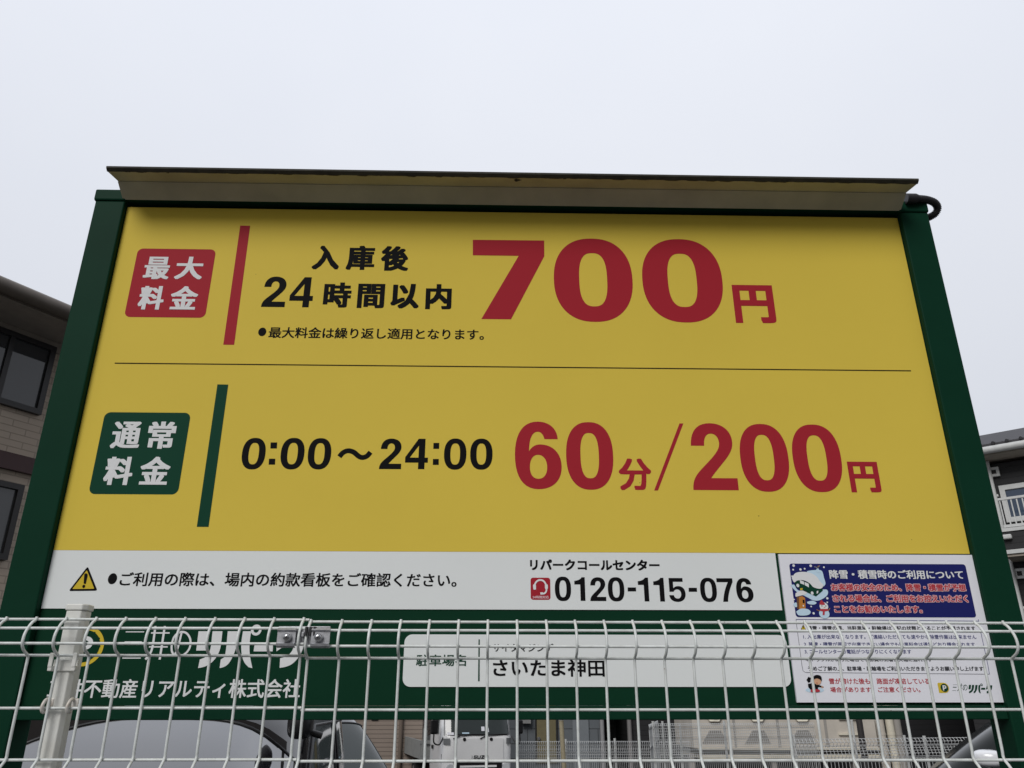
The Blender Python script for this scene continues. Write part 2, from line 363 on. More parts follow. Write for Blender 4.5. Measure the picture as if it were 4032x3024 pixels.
# rain hood
hx0 = (S(411.7, 656.5, -.12).x + S(487.7, 784, -.02).x) / 2; hx1 = (S(3630, 702, -.12).x + S(3537, 834, -.02).x) / 2
za = (S(487.7, 784, FY).z + S(3537, 834, FY).z) / 2; zf = (S(459, 715, -.057).z + S(3581, 757, -.057).z) / 2; zl = (S(412, 657, -.12).z + S(3630, 702, -.12).z) / 2
T = 0.004
m = MB(); m.prism_x([(FY - .001, za), (-.057, zf - .002), (-.057, zf - .002 + T), (FY - .001, za + T + .006)], hx0, hx1, M_HOOD)
m.prism_x([(-.0575, zf), (-.112, zl - .008), (-.112, zl - .008 + T), (-.0575, zf + T)], hx0, hx1, M_HOOD)
hood = m.build('rain_hood', sign)
m = MB(); m.prism_x([(-.1125, zl - .010), (-.120, zl - .004), (-.120, zl + .001), (-.1125, zl - .003)], hx0, hx1, M_GRIME)
xs = hx0 + .02
while xs < hx1 - .04:      # mould creeping down from the lip
    wd = random.uniform(.006, .05); d = random.uniform(.001, .0065)
    m.add([(xs, -.1122, zl - .0092), (xs + wd, -.1122, zl - .0092), (xs + wd * .7, -.1122 + d, zl - .0086 + d * .12), (xs + wd * .25, -.1122 + d * .8, zl - .0086 + d * .1)], [(0, 1, 2, 3)], M_GRIME)
    xs += wd * random.uniform(.5, 1.3)
m.build('lip', hood)
m = MB(); c = S(2033, 722, -.09)      # rust stain blobs under the hood
for dx, dz, r_ in ((0, 0, .006), (.005, .003, .005), (.011, .007, .004), (-.002, -.004, .004)):
    m.tube([(c.x + dx, -.098, zf - .006 + dz * .2), (c.x + dx, -.098, zf - .006 + dz * .2 - r_ * .8), (c.x + dx, -.098, zf - .006 + dz * .2 - r_ * 1.2)], [r_, r_ * .8, r_ * .1], M_GRIME, 10)
m.build('stain', hood)
# cable conduit on the right end
q6 = crop(3400, 600, 632 / 1311)
cp = [S(*q6(x, y), yy) for x, y, yy in ((385, 378, -.03), (450, 380, -.03), (520, 388, -.02), (580, 412, -.01), (605, 455, 0.0), (585, 500, .01), (545, 525, .02), (505, 540, .03))]
cp = spl(cp, 14); m = MB(); m.tube(cp, [0.0092 + 0.0016 * math.sin(i * 2.1) for i in range(len(cp))], M_RUB, 12)
m.tube([cp[0] + Vector((-.012, 0, 0)), cp[9]], 0.0135, M_RUB, 12); m.tube([cp[9], cp[12]], 0.0115, M_RUB, 12)
m.build('conduit', sign)

# yellow panel and its print
m = MB(); m.box((-0.9985, 0.0, ZB), (0.9985, 0.02, ZT), M_YEL); yp = m.build('yellow_panel', sign)
Y1, Y2 = -0.0003, -0.0008
YGP = 0.0016
m = MB()
q = quad_of(A1, ((420, 283), (1102, 292), (1018, 888), (315, 880)), Y1); m.poly([rrect(*q, .014)], Y1, M_RED); b = m.build('red_badge', yp)
m = MB()
for ch, bb in (('最', ((505, 355), (718, 358), (695, 552), (462, 550))), ('大', ((768, 355), (1006, 357), (985, 552), (745, 551))),
               ('料', ((450, 610), (667, 612), (643, 817), (422, 815))), ('金', ((724, 612), (960, 614), (934, 816), (698, 815)))):
    put(m, ch, quad_of(A1, bb, Y2), Y2, M_WPR, .041, .019)
m.build('badge_lettering', b)
m = MB()
q = quad_of(A4, ((240, 382), (990, 388), (895, 1100), (118, 1095)), Y1); m.poly([rrect(*q, .014)], Y1, M_GPR); b = m.build('green_badge', yp)
m = MB()
for ch, bb in (('通', ((332, 463), (574, 466), (553, 698), (293, 696))), ('常', ((632, 463), (880, 466), (846, 703), (612, 700))),
               ('料', ((265, 770), (508, 772), (480, 1018), (233, 1016))), ('金', ((572, 770), (832, 772), (800, 1015), (541, 1013)))):
    put(m, ch, quad_of(A4, bb, Y2), Y2, M_WPR, .041, .019)
m.build('badge_lettering', b)
m = MB(); pxpoly(m, A1, [(1318, 84), (1405, 86), (1265, 1123), (1170, 1122)], Y1, M_RED); m.build('red_stripe', yp)
m = MB(); pxpoly(m, A4, [(1230, 140), (1325, 142), (1153, 1382), (1050, 1381)], Y1, M_GPR); m.build('green_stripe', yp)
m = MB(); x0 = S(452, 1430).x; x1 = S(3587, 1460).x; m.poly([[(x0, ZM - .0014), (x1, ZM - .0014), (x1, ZM + .0014), (x0, ZM + .0014)]], Y1, M_BLK); m.build('rule', yp)
m = MB()
for ch, bb in (('入', (500, 258, 755, 468)), ('庫', (797, 258, 1060, 473)), ('後', (1100, 262, 1352, 480)), ('時', (595, 578, 857, 800)),
               ('間', (893, 590, 1145, 805)), ('以', (1185, 590, 1443, 808)), ('内', (1490, 593, 1725, 815))):
    put(m, ch, rect_of(A2, bb, Y1), Y1, M_BLK, .046, .026)
digit(m, '2', rect_of(A2, (60, 527, 298, 795), Y1), Y1, M_BLK); digit(m, '4', rect_of(A2, (300, 532, 532, 797), Y1), Y1, M_BLK)
m.build('duration_lettering', yp)
m = MB()
q = rect_of(A2, (32, 972, 112, 1048), Y1); m.poly([sup((q[0] + q[1]) / 2, (q[2] + q[3]) / 2, (q[1] - q[0]) / 2, (q[3] - q[2]) / 2, 2, 32)], Y1, M_BLK)
m.build('bullet', yp); m = MB(); put(m, '最大料金は繰り返し適用となります。', quad_of(A2, ((135, 965), (2003, 988), (2003, 1083), (123, 1062)), Y1), Y1, M_BLK, .022, .014)
m.build('note_lettering', yp)
m = MB(); pxpoly(m, A3, [(105, 160), (583, 165), (584, 270), (361, 693), (162, 691), (412, 268), (105, 264)], Y1, M_RED)
for o_, i_ in (((648, 152, 1175, 710), (818, 250, 1005, 606)), ((1241, 156, 1777, 714), (1412, 254, 1605, 610))):
    a = round_of(A3, o_, Y1); c = round_of(A3, i_, Y1)
    m.poly([sup((a[0] + a[1]) / 2, (a[2] + a[3]) / 2, (a[1] - a[0]) / 2, (a[3] - a[2]) / 2, 2.3, 80), sup((c[0] + c[1]) / 2, (c[2] + c[3]) / 2, (c[1] - c[0]) / 2, (c[3] - c[2]) / 2, 2.7, 80)], Y1, M_RED)
put(m, '円', rect_of(A3, (1838, 462, 2143, 720), Y1), Y1, M_RED, .046, .036)
m.build('price_lettering', yp)
m = MB()
for ch, bb in (('0', (106, 350, 292, 600)), ('0', (413, 350, 600, 600)), ('0', (628, 352, 812, 600)), ('2', (1190, 355, 1378, 598)), ('4', (1394, 356, 1585, 598)),
               ('0', (1706, 355, 1883, 602)), ('0', (1913, 356, 2090, 602))):
    digit(m, ch, (round_of if ch in '0' else rect_of)(A5, bb, Y1), Y1, M_BLK, .285, .16)
for sq in ([(333, 386), (385, 386), (382, 434), (331, 434)], [(320, 515), (370, 515), (368, 562), (317, 562)], [(1622, 390), (1668, 390), (1667, 437), (1621, 437)], [(1618, 517), (1664, 517), (1664, 564), (1617, 564)]):
    pxpoly(m, A5, sq, Y1, M_BLK)
ribbon(m, [tuple(p) for p in spl(pxl(A5, [(877, 500), (905, 468), (945, 452), (990, 463), (1030, 495), (1060, 505), (1095, 494), (1124, 463)], Y1))], .0115, Y1, M_BLK)
m.build('hours_lettering', yp)
m = MB()
for ch, bb in (('6', (107, 152, 360, 520)), ('0', (386, 155, 642, 523)), ('2', (1058, 160, 1326, 526)), ('0', (1334, 165, 1596, 534)), ('0', (1620, 168, 1883, 536))):
    rr = (round_of if ch in '06' else rect_of)(A6, bb, Y1)
    if ch == '2': rr = (S(*A6(bb[0], bb[1] + .35 * (bb[3] - bb[1])), Y1).x,) + tuple(rr[1:])
    digit(m, ch, rr, Y1, M_RED, .305, .165)
put(m, '分', rect_of(A6, (668, 352, 856, 527), Y1), Y1, M_RED, .032, .024); put(m, '円', rect_of(A6, (1913, 370, 2106, 538), Y1), Y1, M_RED, .046, .036)
pxpoly(m, A6, [(1003, 162), (1024, 162), (886, 527), (865, 527)], Y1, M_RED)
m.build('price_lettering', yp)

# white strip
wx1t, wx1b = S(3055, 2178).x, S(3077, 2402).x
m = MB(); m.box((-0.9985, 0.0, ZW), ((wx1t + wx1b) / 2, 0.02, ZB - .0004), M_WHT); wp = m.build('white_strip', sign)
m = MB(); q = pxl(A7, [(393, 200), (470, 394), (241, 397)], Y1)
def inset(tri, d):
    c = (sum(p[0] for p in tri) / 3, sum(p[1] for p in tri) / 3); return [(c[0] + (p[0] - c[0]) * d, c[1] + (p[1] - c[1]) * d) for p in tri]
def rounded(tri, k):
    o = []
    for i, p in enumerate(tri):
        a, b_ = tri[i - 1], tri[(i + 1) % 3]
        for t in range(7):
            t /= 6; pa = (p[0] + (a[0] - p[0]) * k, p[1] + (a[1] - p[1]) * k); pb = (p[0] + (b_[0] - p[0]) * k, p[1] + (b_[1] - p[1]) * k)
            o.append(tuple((1 - t)**2 * pa[j] + 2 * t * (1 - t) * p[j] + t * t * pb[j] for j in (0, 1)))
    return o
m.poly([rounded(q, .09)], Y1, M_BLK); m.poly([rounded(inset(q, .76), .05)], Y2, M_YPR)
pxpoly(m, A7, [(366, 262), (378, 255), (390, 260), (392, 275), (377, 340), (368, 340), (360, 335)], Y2 - .0005, M_BLK)
c = rect_of(A7, (348, 346, 376, 373), Y2); m.poly([sup((c[0] + c[1]) / 2, (c[2] + c[3]) / 2, (c[1] - c[0]) / 2, (c[3] - c[2]) / 2, 2, 20)], Y2 - .0005, M_BLK)
m.build('hazard_symbol', wp)
m = MB(); q = rect_of(A7, (545, 255, 633, 343), Y1); m.poly([sup((q[0] + q[1]) / 2, (q[2] + q[3]) / 2, (q[1] - q[0]) / 2, (q[3] - q[2]) / 2, 2, 32)], Y1, M_BLK)
I_ = lambda x, y: (x, y)
m.build('bullet', wp); m = MB(); put(m, 'ご利用の際は、場内の約款看板をご確認ください。', quad_of(I_, ((476, 2252), (1798, 2258), (1798, 2312), (470, 2308)), Y1), Y1, M_BLK, .022, .015)
m.build('notice_lettering', wp)
m = MB(); put(m, 'リパークコールセンター', quad_of(P1, ((80, 45), (1208, 58), (1212, 150), (84, 140)), Y1), Y1, M_BLK, .042, .038); m.build('call_centre_lettering', wp)
m = MB()
for ch, bb in (('0', (298, 200, 439, 413)), ('1', (466, 205, 565, 411)), ('2', (600, 205, 747, 413)), ('0', (760, 205, 903, 416)), ('1', (1018, 208, 1122, 416)), ('1', (1152, 210, 1258, 417)),
               ('5', (1291, 212, 1434, 420)), ('0', (1564, 210, 1708, 421)), ('7', (1713, 214, 1853, 419)), ('6', (1878, 212, 2024, 424))):
    digit(m, ch, (round_of if ch in '0567' else rect_of)(P1, bb, Y1), Y1, M_BLK, .285, .155, 2.5)
for sq in ([(932, 294), (1005, 294), (1006, 329), (933, 329)], [(1463, 297), (1535, 297), (1537, 332), (1464, 332)]): pxpoly(m, P1, sq, Y1, M_BLK)
m.build('telephone_number', wp)
m = MB(); q = quad_of(H1, ((402, 358), (1205, 358), (1222, 1262), (415, 1262)), Y1); m.poly([rrect(*q, .0055)], Y1, M_RED)
hp = lambda pts, k=8: [tuple(p) for p in spl(pxl(H1, pts, Y2), k)]
ribbon(m, hp([(575, 660), (600, 590), (660, 510), (735, 465), (810, 455), (890, 470), (965, 525), (1015, 600), (1035, 660)]), .0036, Y2, M_WPR)
ribbon(m, hp([(1055, 800), (1055, 870), (1030, 940), (985, 990), (935, 1010), (870, 1008)]), .0034, Y2, M_WPR)
for sq in ([(512, 635), (615, 635), (628, 700), (628, 830), (610, 848), (530, 848), (512, 800), (505, 700)], [(1000, 635), (1095, 635), (1112, 690), (1112, 790), (1090, 830), (1010, 830), (992, 760), (990, 680)], [(800, 958), (900, 955), (930, 985), (910, 1045), (810, 1048)]):
    pxpoly(m, H1, sq, Y2 - .0002, M_WPR)
put(m, '24時間対応', quad_of(H1, ((485, 1090), (1150, 1095), (1155, 1215), (485, 1215)), Y2), Y2, M_PNK, .03, .02)
m.build('headset_symbol', wp)

# green panel with the company marks
m = MB(); m.box((-0.9985, 0.002, ZG + .0145), (0.9985, 0.0215, ZW - .0004), M_GRN); m.box(((wx1t + wx1b) / 2 + .0004, 0.002, ZW - .0003), (0.9985, 0.0215, ZB - .0006), M_GRN)
gp = m.build('green_panel', sign)
def emblem(m, K, x0, y0, x1, y1, Y, ym, gm_, wm):
    a = quad_of(K, ((x0, y0), (x1, y0), (x1, y1), (x0, y1)), Y); X0, X1, Z0, Z1 = a; W_, H_ = X1 - X0, Z1 - Z0
    cx, cz, r = X0 + W_ * .55, Z0 + H_ * .5, H_ * .5
    arc = [(cx + r * math.cos(R(t)), cz + r * math.sin(R(t))) for t in range(-90, 91, 9)]
    m.poly([[(X0 + W_ * .02, Z0 + H_ * .0), ] + arc + [(X0 + W_ * .12, Z1), (X0 + W_ * .02, Z1 - H_ * .08)]], Y, ym)
    sr = []
    for k in range(72):
        rr = r * (.80 if (k % 6) else .84); t = 2 * math.pi * k / 72; sr.append((cx + rr * math.cos(t), cz + rr * math.sin(t)))
    m.poly([sr], Y - .0004, gm_)
    def pp(u, v): return (cx + u * r, cz + v * r)
    bowl = [pp(.02 + .40 * math.cos(R(t)), .16 + .34 * math.sin(R(t))) for t in range(90, -91, -12)]
    hole = [pp(.02 + .17 * math.cos(R(t)), .16 + .14 * math.sin(R(t))) for t in range(0, 360, 18)]
    m.poly([[pp(-.36, .50)] + bowl + [pp(-.12, -.18), pp(-.15, -.52), pp(-.40, -.52)], hole], Y - .0008, wm)
m = MB(); emblem(m, B1, 68, 98, 452, 430, YGP, M_YPR, M_GRN, M_WPR); m.build('emblem', gp)
def wordmark(m, K, Y0, mat):
    Y = Y0
    def pxpoly(mm, KK, pts, yy, mt):
        nonlocal Y; Y -= .00003; globals()['pxpoly'](mm, KK, pts, Y, mt)
    def ribbon(mm, pts, wd, yy, mt):
        nonlocal Y; Y -= .00003; globals()['ribbon'](mm, pts, wd, Y, mt)
    for sq in ([(622, 139), (775, 139), (773, 147), (621, 147)], [(613, 222), (755, 222), (752, 246), (610, 246)], [(594, 356), (747, 356), (746, 365), (592, 365)],
               [(833, 146), (986, 146), (985, 158), (831, 158)], [(815, 262), (970, 262), (969, 273), (813, 273)]): pxpoly(m, K, sq, Y, mat)
    w1 = (S(*K(948, 200), Y) - S(*K(930, 200), Y)).x
    ribbon(m, [tuple(p) for p in spl(pxl(K, [(868, 95), (858, 170), (845, 260), (825, 320), (785, 372)], Y))], w1, Y, mat)
    ribbon(m, pxl(K, [(946, 95), (903, 373)], Y), w1, Y, mat)
    ribbon(m, [tuple(p) for p in spl(pxl(K, [(1085, 150), (1068, 220), (1048, 290), (1025, 330), (1005, 305), (1003, 255), (1018, 195), (1048, 158), (1090, 143), (1130, 158), (1157, 205), (1155, 265), (1130, 310), (1090, 342)], Y))], w1 * .9, Y, mat)
    sm = lambda pts: [tuple(p) for p in spl(pxl(K, pts, Y), 6)]
    pxpoly(m, K, [(1226, 138), (1306, 138), (1288, 298), (1206, 298)], Y, mat)
    for dx in (0, 130):
        o = sm([(1424, 138), (1416, 210), (1404, 285), (1375, 350), (1330, 400), (1280, 430), (1222, 444)]); i = sm([(1236, 372), (1285, 350), (1315, 310), (1330, 250), (1336, 190), (1342, 138)])
        if dx:
            o = sm([(1552, 138), (1545, 210), (1533, 285), (1508, 350), (1475, 405), (1440, 432), (1400, 444)]); i = sm([(1410, 372), (1440, 350), (1450, 310), (1458, 250), (1463, 190), (1468, 138)])
        m.poly([o + i], Y, mat)
    o = sm([(1662, 138), (1652, 210), (1648, 285), (1655, 360), (1672, 444)]); i = sm([(1640, 436), (1605, 395), (1584, 330), (1580, 240), (1594, 138)]); m.poly([o + i], Y, mat)
    c = S(*K(1704, 128), Y); ro = (S(*K(1748, 128), Y) - c).x; m.poly([sup(c.x, c.z, ro, ro, 2, 32), sup(c.x, c.z, ro * .5, ro * .5, 2, 32)], Y, mat)
    pxpoly(m, K, [(1692, 238), (1844, 238), (1840, 305), (1682, 305)], Y, mat)
    o = sm([(2112, 140), (2104, 215), (2088, 290), (2050, 360), (2000, 410), (1950, 432), (1898, 442)]); i = sm([(1902, 362), (1955, 346), (1995, 310), (2018, 260), (2026, 212)])
    m.poly([o + i + pxl(K, [(1960, 212), (1935, 262), (1872, 305), (1872, 270), (1890, 225), (1905, 140)], Y)], Y, mat)
m = MB(); wordmark(m, B1, YGP, M_WPR); m.build('wordmark', gp)
m = MB(); put(m, '三井不動産リアルティ株式会社', quad_of(C1, ((322, 617), (1942, 614), (1950, 738), (303, 740)), YGP), YGP, M_WPR, .017, .013); m.build('company_lettering', gp)
# name plate
q = quad_of(I_, ((1592, 2496), (3098, 2502), (3114, 2706), (1586, 2703)), -.0004)
m = MB(); lp = rrect(*q, .016)
m.prism_y(lp, 0.0018, -0.0004, M_WHT); npl = m.build('name_plate', sign)
m = MB(); put(m, '駐車場名', quad_of(B2, ((488, 455), (806, 458), (810, 532), (482, 530)), -.001), -.001, M_GPR, .018, .012)
pxpoly(m, B2, [(889, 358), (897, 358), (896, 629), (886, 629)], -.001, M_GPR); m.build('field_lettering', npl)
m = MB(); put(m, 'サイタマジンデ', quad_of(B2, ((982, 385), (1376, 385), (1374, 439), (980, 437)), -.001), -.001, M_BLK, .012, .01)
put(m, 'さいたま神田', quad_of(B2, ((985, 487), (1706, 487), (1706, 601), (980, 598)), -.001), -.001, M_BLK, .026, .020); m.build('name_lettering', npl)
place(sign)

# ------------------------------------------------------------------ snow notice fixed on the sign
PY = -0.004
q = quad_of(I_, ((3064, 2178.5), (3829, 2184.6), (3956, 2768), (3140, 2763.5)), PY)
notice = thing('notice_poster', 'white snow notice with navy title block and snowman picture on the big sign', 'poster', ((q[0] + q[1]) / 2, PY, q[2]))
m = MB(); m.box((q[0], PY, q[2]), (q[1], 0.0015, q[3] - .001), M_PAP); m.build('sheet', notice)
YA, YB, YC, YD = PY - .0004, PY - .0009, PY - .0014, PY - .002
m = MB(); m.poly([rrect(*quad_of(P2, ((145, 122), (1955, 140), (2070, 688), (220, 668)), YA), .006)], YA, M_NAV); tb = m.build('title_block', notice)
m = MB(); put(m, '降雪・積雪時のご利用について', quad_of(P2, ((552, 183), (1925, 205), (1942, 292), (567, 280)), YB), YB, M_WPR, .035, .02)
for s_, qq in (('お客様の安全のため、降雪・積雪が予想', ((575, 328), (1950, 342), (1966, 416), (582, 402))), ('される場合は、ご利用をお控えいただく', ((590, 442), (1970, 456), (1990, 530), (600, 516))), ('ことをお勧めいたします。', ((608, 553), (1505, 563), (1516, 637), (617, 628)))):
    rr = quad_of(P2, qq, YB); put(m, s_, (rr[0] - .0012, rr[1] + .0012, rr[2] - .0012, rr[3] + .0012), YB, M_PNK, .085, .075); put(m, s_, rr, YC, M_PRD, .028, .02)
m.build('title_lettering', tb)
m = MB()
ell = lambda x, y, a, b, Y, mt, n=2, K=P2: (lambda r_: m.poly([sup((r_[0] + r_[1]) / 2, (r_[2] + r_[3]) / 2, (r_[1] - r_[0]) / 2, (r_[3] - r_[2]) / 2, n, 28)], Y, mt))(quad_of(K, ((x - a, y - b), (x + a, y - b), (x + a, y + b), (x - a, y + b)), Y))
for x, y, r_ in ((195, 148, 13), (190, 190, 9), (265, 188, 12), (308, 180, 9), (370, 150, 13), (505, 165, 9), (180, 258, 9), (540, 483, 12), (540, 525, 8), (375, 567, 8), (400, 637, 12), (200, 495, 7)): ell(x, y, r_, r_, YB, M_WPR)
smp = lambda pts, K=P2: [(a, b_) for a, b_ in ((p[0], p[1]) for p in spl(pts + [pts[0]], 5))][:-1]
pxpoly(m, P2, smp([(330, 205), (400, 195), (480, 200), (505, 270), (520, 340), (470, 370), (400, 330), (350, 260)]), YB, M_ICE)          # snow bank behind
pxpoly(m, P2, smp([(160, 350), (200, 345), (240, 400), (330, 405), (440, 400), (535, 395), (540, 450), (470, 500), (400, 505), (330, 470), (230, 420)]), YB - .0001, M_ICE)
pxpoly(m, P2, [(205, 315), (250, 290), (360, 330), (490, 385), (495, 405), (425, 465), (380, 445), (260, 390), (215, 355)], YC, M_GPR)    # car body
pxpoly(m, P2, [(258, 297), (300, 312), (305, 345), (264, 330)], YC - .0002, M_WPR); pxpoly(m, P2, [(306, 315), (350, 335), (352, 372), (312, 350)], YC - .0002, M_WPR)
ell(238, 352, 15, 18, YC - .0002, M_WPR); ell(385, 430, 14, 17, YC - .0002, M_WPR)
pxpoly(m, P2, [(262, 380), (288, 378), (286, 398), (262, 402)], YC - .0002, M_YPR); pxpoly(m, P2, [(432, 410), (448, 405), (446, 430), (430, 436)], YC - .0002, M_WPR)
pxpoly(m, P2, smp([(175, 275), (215, 225), (290, 212), (370, 225), (430, 260), (465, 310), (500, 350), (470, 385), (400, 370), (360, 330), (300, 300), (235, 300), (200, 320)]), YC - .0004, M_WPR)   # snow on the car
pxpoly(m, P2, smp([(215, 430), (270, 405), (330, 410), (320, 440), (250, 460), (215, 465)]), YC, M_WPR)
pxpoly(m, P2, [(225, 470), (285, 462), (312, 480), (318, 585), (300, 602), (232, 592)], YC, M_ORG)   # pay machine
pxpoly(m, P2, [(225, 470), (250, 466), (252, 594), (232, 592)], YC - .0002, MAT('brown_print', (.16, .07, .03), .5)); pxpoly(m, P2, [(287, 497), (306, 500), (308, 535), (290, 532)], YC - .0002, M_BLK)
ell(295, 560, 7, 9, YC - .0002, M_WPR)
pxpoly(m, P2, smp([(220, 620), (270, 590), (340, 595), (370, 625), (340, 655), (250, 658)]), YC - .0003, M_ICE); pxpoly(m, P2, smp([(188, 545), (220, 525), (235, 560), (215, 575)]), YC, M_ICE)
pxpoly(m, P2, smp([(330, 520), (390, 508), (430, 530), (400, 548), (345, 540)]), YC, M_ICE)
ell(509, 640, 53, 50, YC, M_ICE); ell(505, 567, 44, 42, YC - .0002, M_WPR)     # snowman
pxpoly(m, P2, smp([(458, 545), (470, 512), (480, 500), (498, 520), (518, 545), (490, 552)]), YC - .0004, M_PRD); pxpoly(m, P2, [(465, 592), (545, 592), (548, 612), (515, 618), (512, 655), (492, 655), (494, 618), (466, 612)], YC - .0004, M_PRD)
ell(485, 562, 5, 6, YC - .0004, M_BLK); ell(525, 562, 5, 6, YC - .0004, M_BLK); pxpoly(m, P2, [(505, 570), (525, 578), (505, 580)], YC - .0005, M_ORG)
ribbon(m, pxl(P2, [(465, 615), (430, 600)], YC), .0012, YC, M_ORG); ribbon(m, pxl(P2, [(548, 612), (568, 585)], YC), .0012, YC, M_ORG)
ribbon(m, pxl(P2, [(430, 185), (450, 150)], YC), .0016, YC, M_ORG); ribbon(m, pxl(P2, [(405, 160), (440, 168), (465, 148)], YC), .0016, YC, MAT('grey_print', (.25, .25, .27), .5)); pxpoly(m, P2, [(428, 170), (445, 172), (470, 220), (425, 212)], YC, M_ICE)
m.build('snow_picture', notice)
m = MB()
frame = pxl(P3, [(126, 20), (130, 60), (180, 440), (190, 490), (212, 506), (1100, 514), (1896, 522)], YA); ribbon(m, frame, .0011, YA, MAT('thin_grey_print', (.22, .22, .25), .5))
ribbon(m, pxl(P3, [(1795, 20), (1800, 60), (1880, 430), (1896, 522)], YA), .0011, YA, M_NVT); ribbon(m, pxl(P3, [(126, 20), (1795, 36)], YA), .0011, YA, M_NVT)
M_DPR = MAT('dark_print', (.045, .045, .055), .5)
for s_, qq, mt, bd in (('降雪・積雪の際、当駐車場・駐輪場は下記の状態となることが予想されます', ((228, 72), (1766, 88), (1768, 126), (232, 116)), M_DPR, .03),
    ('1. 入出庫が出来なくなります。ご連絡いただいても速やかな除雪作業は出来ません', ((190, 152), (1775, 168), (1778, 208), (193, 192)), M_NVT, .014),
    ('2. 降雪・積雪が原因で出庫できない場合でも駐車料金は通常どおり課金されます', ((196, 222), (1762, 236), (1765, 274), (200, 260)), M_NVT, .014),
    ('3. コールセンターの電話がつながりにくくなります', ((203, 290), (1180, 300), (1182, 340), (206, 330)), M_NVT, .014),
    ('4. トラブルがあった場合でも係員の到着が大幅に遅れます', ((212, 366), (1370, 376), (1372, 412), (215, 402)), M_DPR, .014),
    ('予めご了解の上、駐車場・駐輪場をご利用いただきますようお願い申し上げます', ((232, 443), (1840, 456), (1842, 497), (236, 487)), M_DPR, .03),
    ('雪が溶けた後も、路面が凍結している', ((425, 553), (1345, 565), (1348, 618), (430, 608)), M_PRD, .02),
    ('場合があります。ご注意ください。', ((437, 634), (1262, 642), (1265, 692), (440, 684)), M_PRD, .02)):
    put(m, s_, quad_of(P3, qq, YA), YA, mt, bd, bd * .7)
q = pxl(P3, [(192, 66), (219, 118), (169, 116)], YA); m.poly([q], YA, M_BLK); m.poly([inset(q, .72)], YB, M_YPR); pxpoly(m, P3, [(190, 84), (197, 84), (195, 104), (191, 104)], YC, M_BLK)
m.build('body_lettering', notice)
m = MB()
ell(298, 668, 85, 24, YA, M_ICE, 2, P3)           # child slipping on ice
pxpoly(m, P3, smp([(235, 610), (285, 605), (330, 620), (372, 632), (375, 645), (330, 640), (325, 668), (270, 668), (240, 640)]), YB, M_BLK); pxpoly(m, P3, [(222, 575), (240, 545), (262, 555), (258, 592), (240, 600)], YB, M_BLK)
pxpoly(m, P3, smp([(262, 662), (330, 660), (345, 680), (300, 688), (262, 684)]), YC, M_PRD); ell(322, 588, 34, 30, YC, M_SKN, 2, P3)
pxpoly(m, P3, smp([(285, 570), (290, 538), (325, 528), (358, 545), (360, 585), (345, 570), (318, 560)]), YD, M_BLK); ell(366, 638, 9, 7, YC, M_SKN, 2, P3); ell(318, 602, 6, 4, YD, M_PRD, 2, P3)
m.build('slip_picture', notice)
m = MB(); emblem(m, P3, 1425, 600, 1530, 693, YA, M_YPR, M_GPR, M_WPR)
def KW(x, y):   # the wordmark again, smaller
    return P3(1556 + (x - 592) * (366 / 1520), 606 + (y - 95) * (86 / 349) + (x - 592) * .004)
wordmark(m, KW, YA, M_GPR); m.build('emblem', notice)
place(notice)

# ------------------------------------------------------------------ near mesh fence
F = -0.30; WR = 0.0024
fence = thing('mesh_fence', 'white wire mesh fence with curved top in front of the big sign', 'fence', (0, F, 0))
def wire_panel(xs, ys, xa, xb, dz, yo):
    """uprights at xs; ys = photo rows of the level wires"""
    zs = [S(2000, y, F).z + dz for y in ys]; z1, z2, z3, z4, z5, z6 = zs; bul = 0.027; m = MB()
    zt_ = lambda t: z1 + (z4 - z1) * t
    prof = [(.001, z1 + .0035), (-.001, zt_(.02)), (-.010, zt_(.11)), (-.019, zt_(.27)), (-.0245, zt_(.43)), (-.0265, zt_(.58)), (-.0255, zt_(.72)), (-.0185, zt_(.86)), (-.008, zt_(.95)), (-.001, zt_(1.01)), (0, z4 - .008), (0, z4 - .02), (0, z5), (0, z6 + .02), (0, z6 + .002), (-.014, z6 - .012), (-bul, z6 - .035)]
    prof = [tuple(p) for p in spl(prof, 4)]
    tail = [(-bul, z6 - .05), (-.012, z6 - .075), (0, z6 - .085), (0, z6 - .5)]; zz = z6 - .5
    for x in xs:
        j = random.uniform(-.0006, .0006)
        m.tube([(x + j, F + yo + a, b_) for a, b_ in prof + tail] + [(x + j, F + yo, .56)], WR, M_FEN, 7)
    off = 2 * WR - .0004
    for z_, yy in ((z1, .001 + off * .7), (z2, -.019 + off), (z3, -.0258 + off), (z4, -.002 + off), (z5, off), (z6, off), (z6 - .03, -bul + off), (z6 - .085, off), (z6 - .3, off), (z6 - .5, off), (z6 - .75, off), (z6 - 1.0, off)):
        m.tube([(xa, F + yo + yy, z_), ((xa + xb) / 2, F + yo + yy, z_ + random.uniform(-.0006, .0006)), (xb, F + yo + yy, z_)], WR, M_FEN, 7)
    return m.build('wire_panel', fence)
xr0 = S(1209.5, 2593, F).x; xq = S(2499.7, 2592, F).x; pitch = (S(3074, 2592, F).x - xq) / 5
xl0 = S(1183, 2583, F).x
rightx = [xr0] + [xq + pitch * k for k in range(-11, 22) if xq + pitch * k > xr0 + .02]
leftx = [xl0 - pitch * 1.003 * k for k in range(0, 26)]
right_p = wire_panel(rightx, (2449, 2486, 2548, 2592, 2795, 2997), xr0 - .004, rightx[-1] + .01, 0, 0)
left_p = wire_panel(leftx, (2442, 2479, 2540, 2583, 2787, 2990), leftx[-1] - .01, xl0 + .009, 0, -.002)
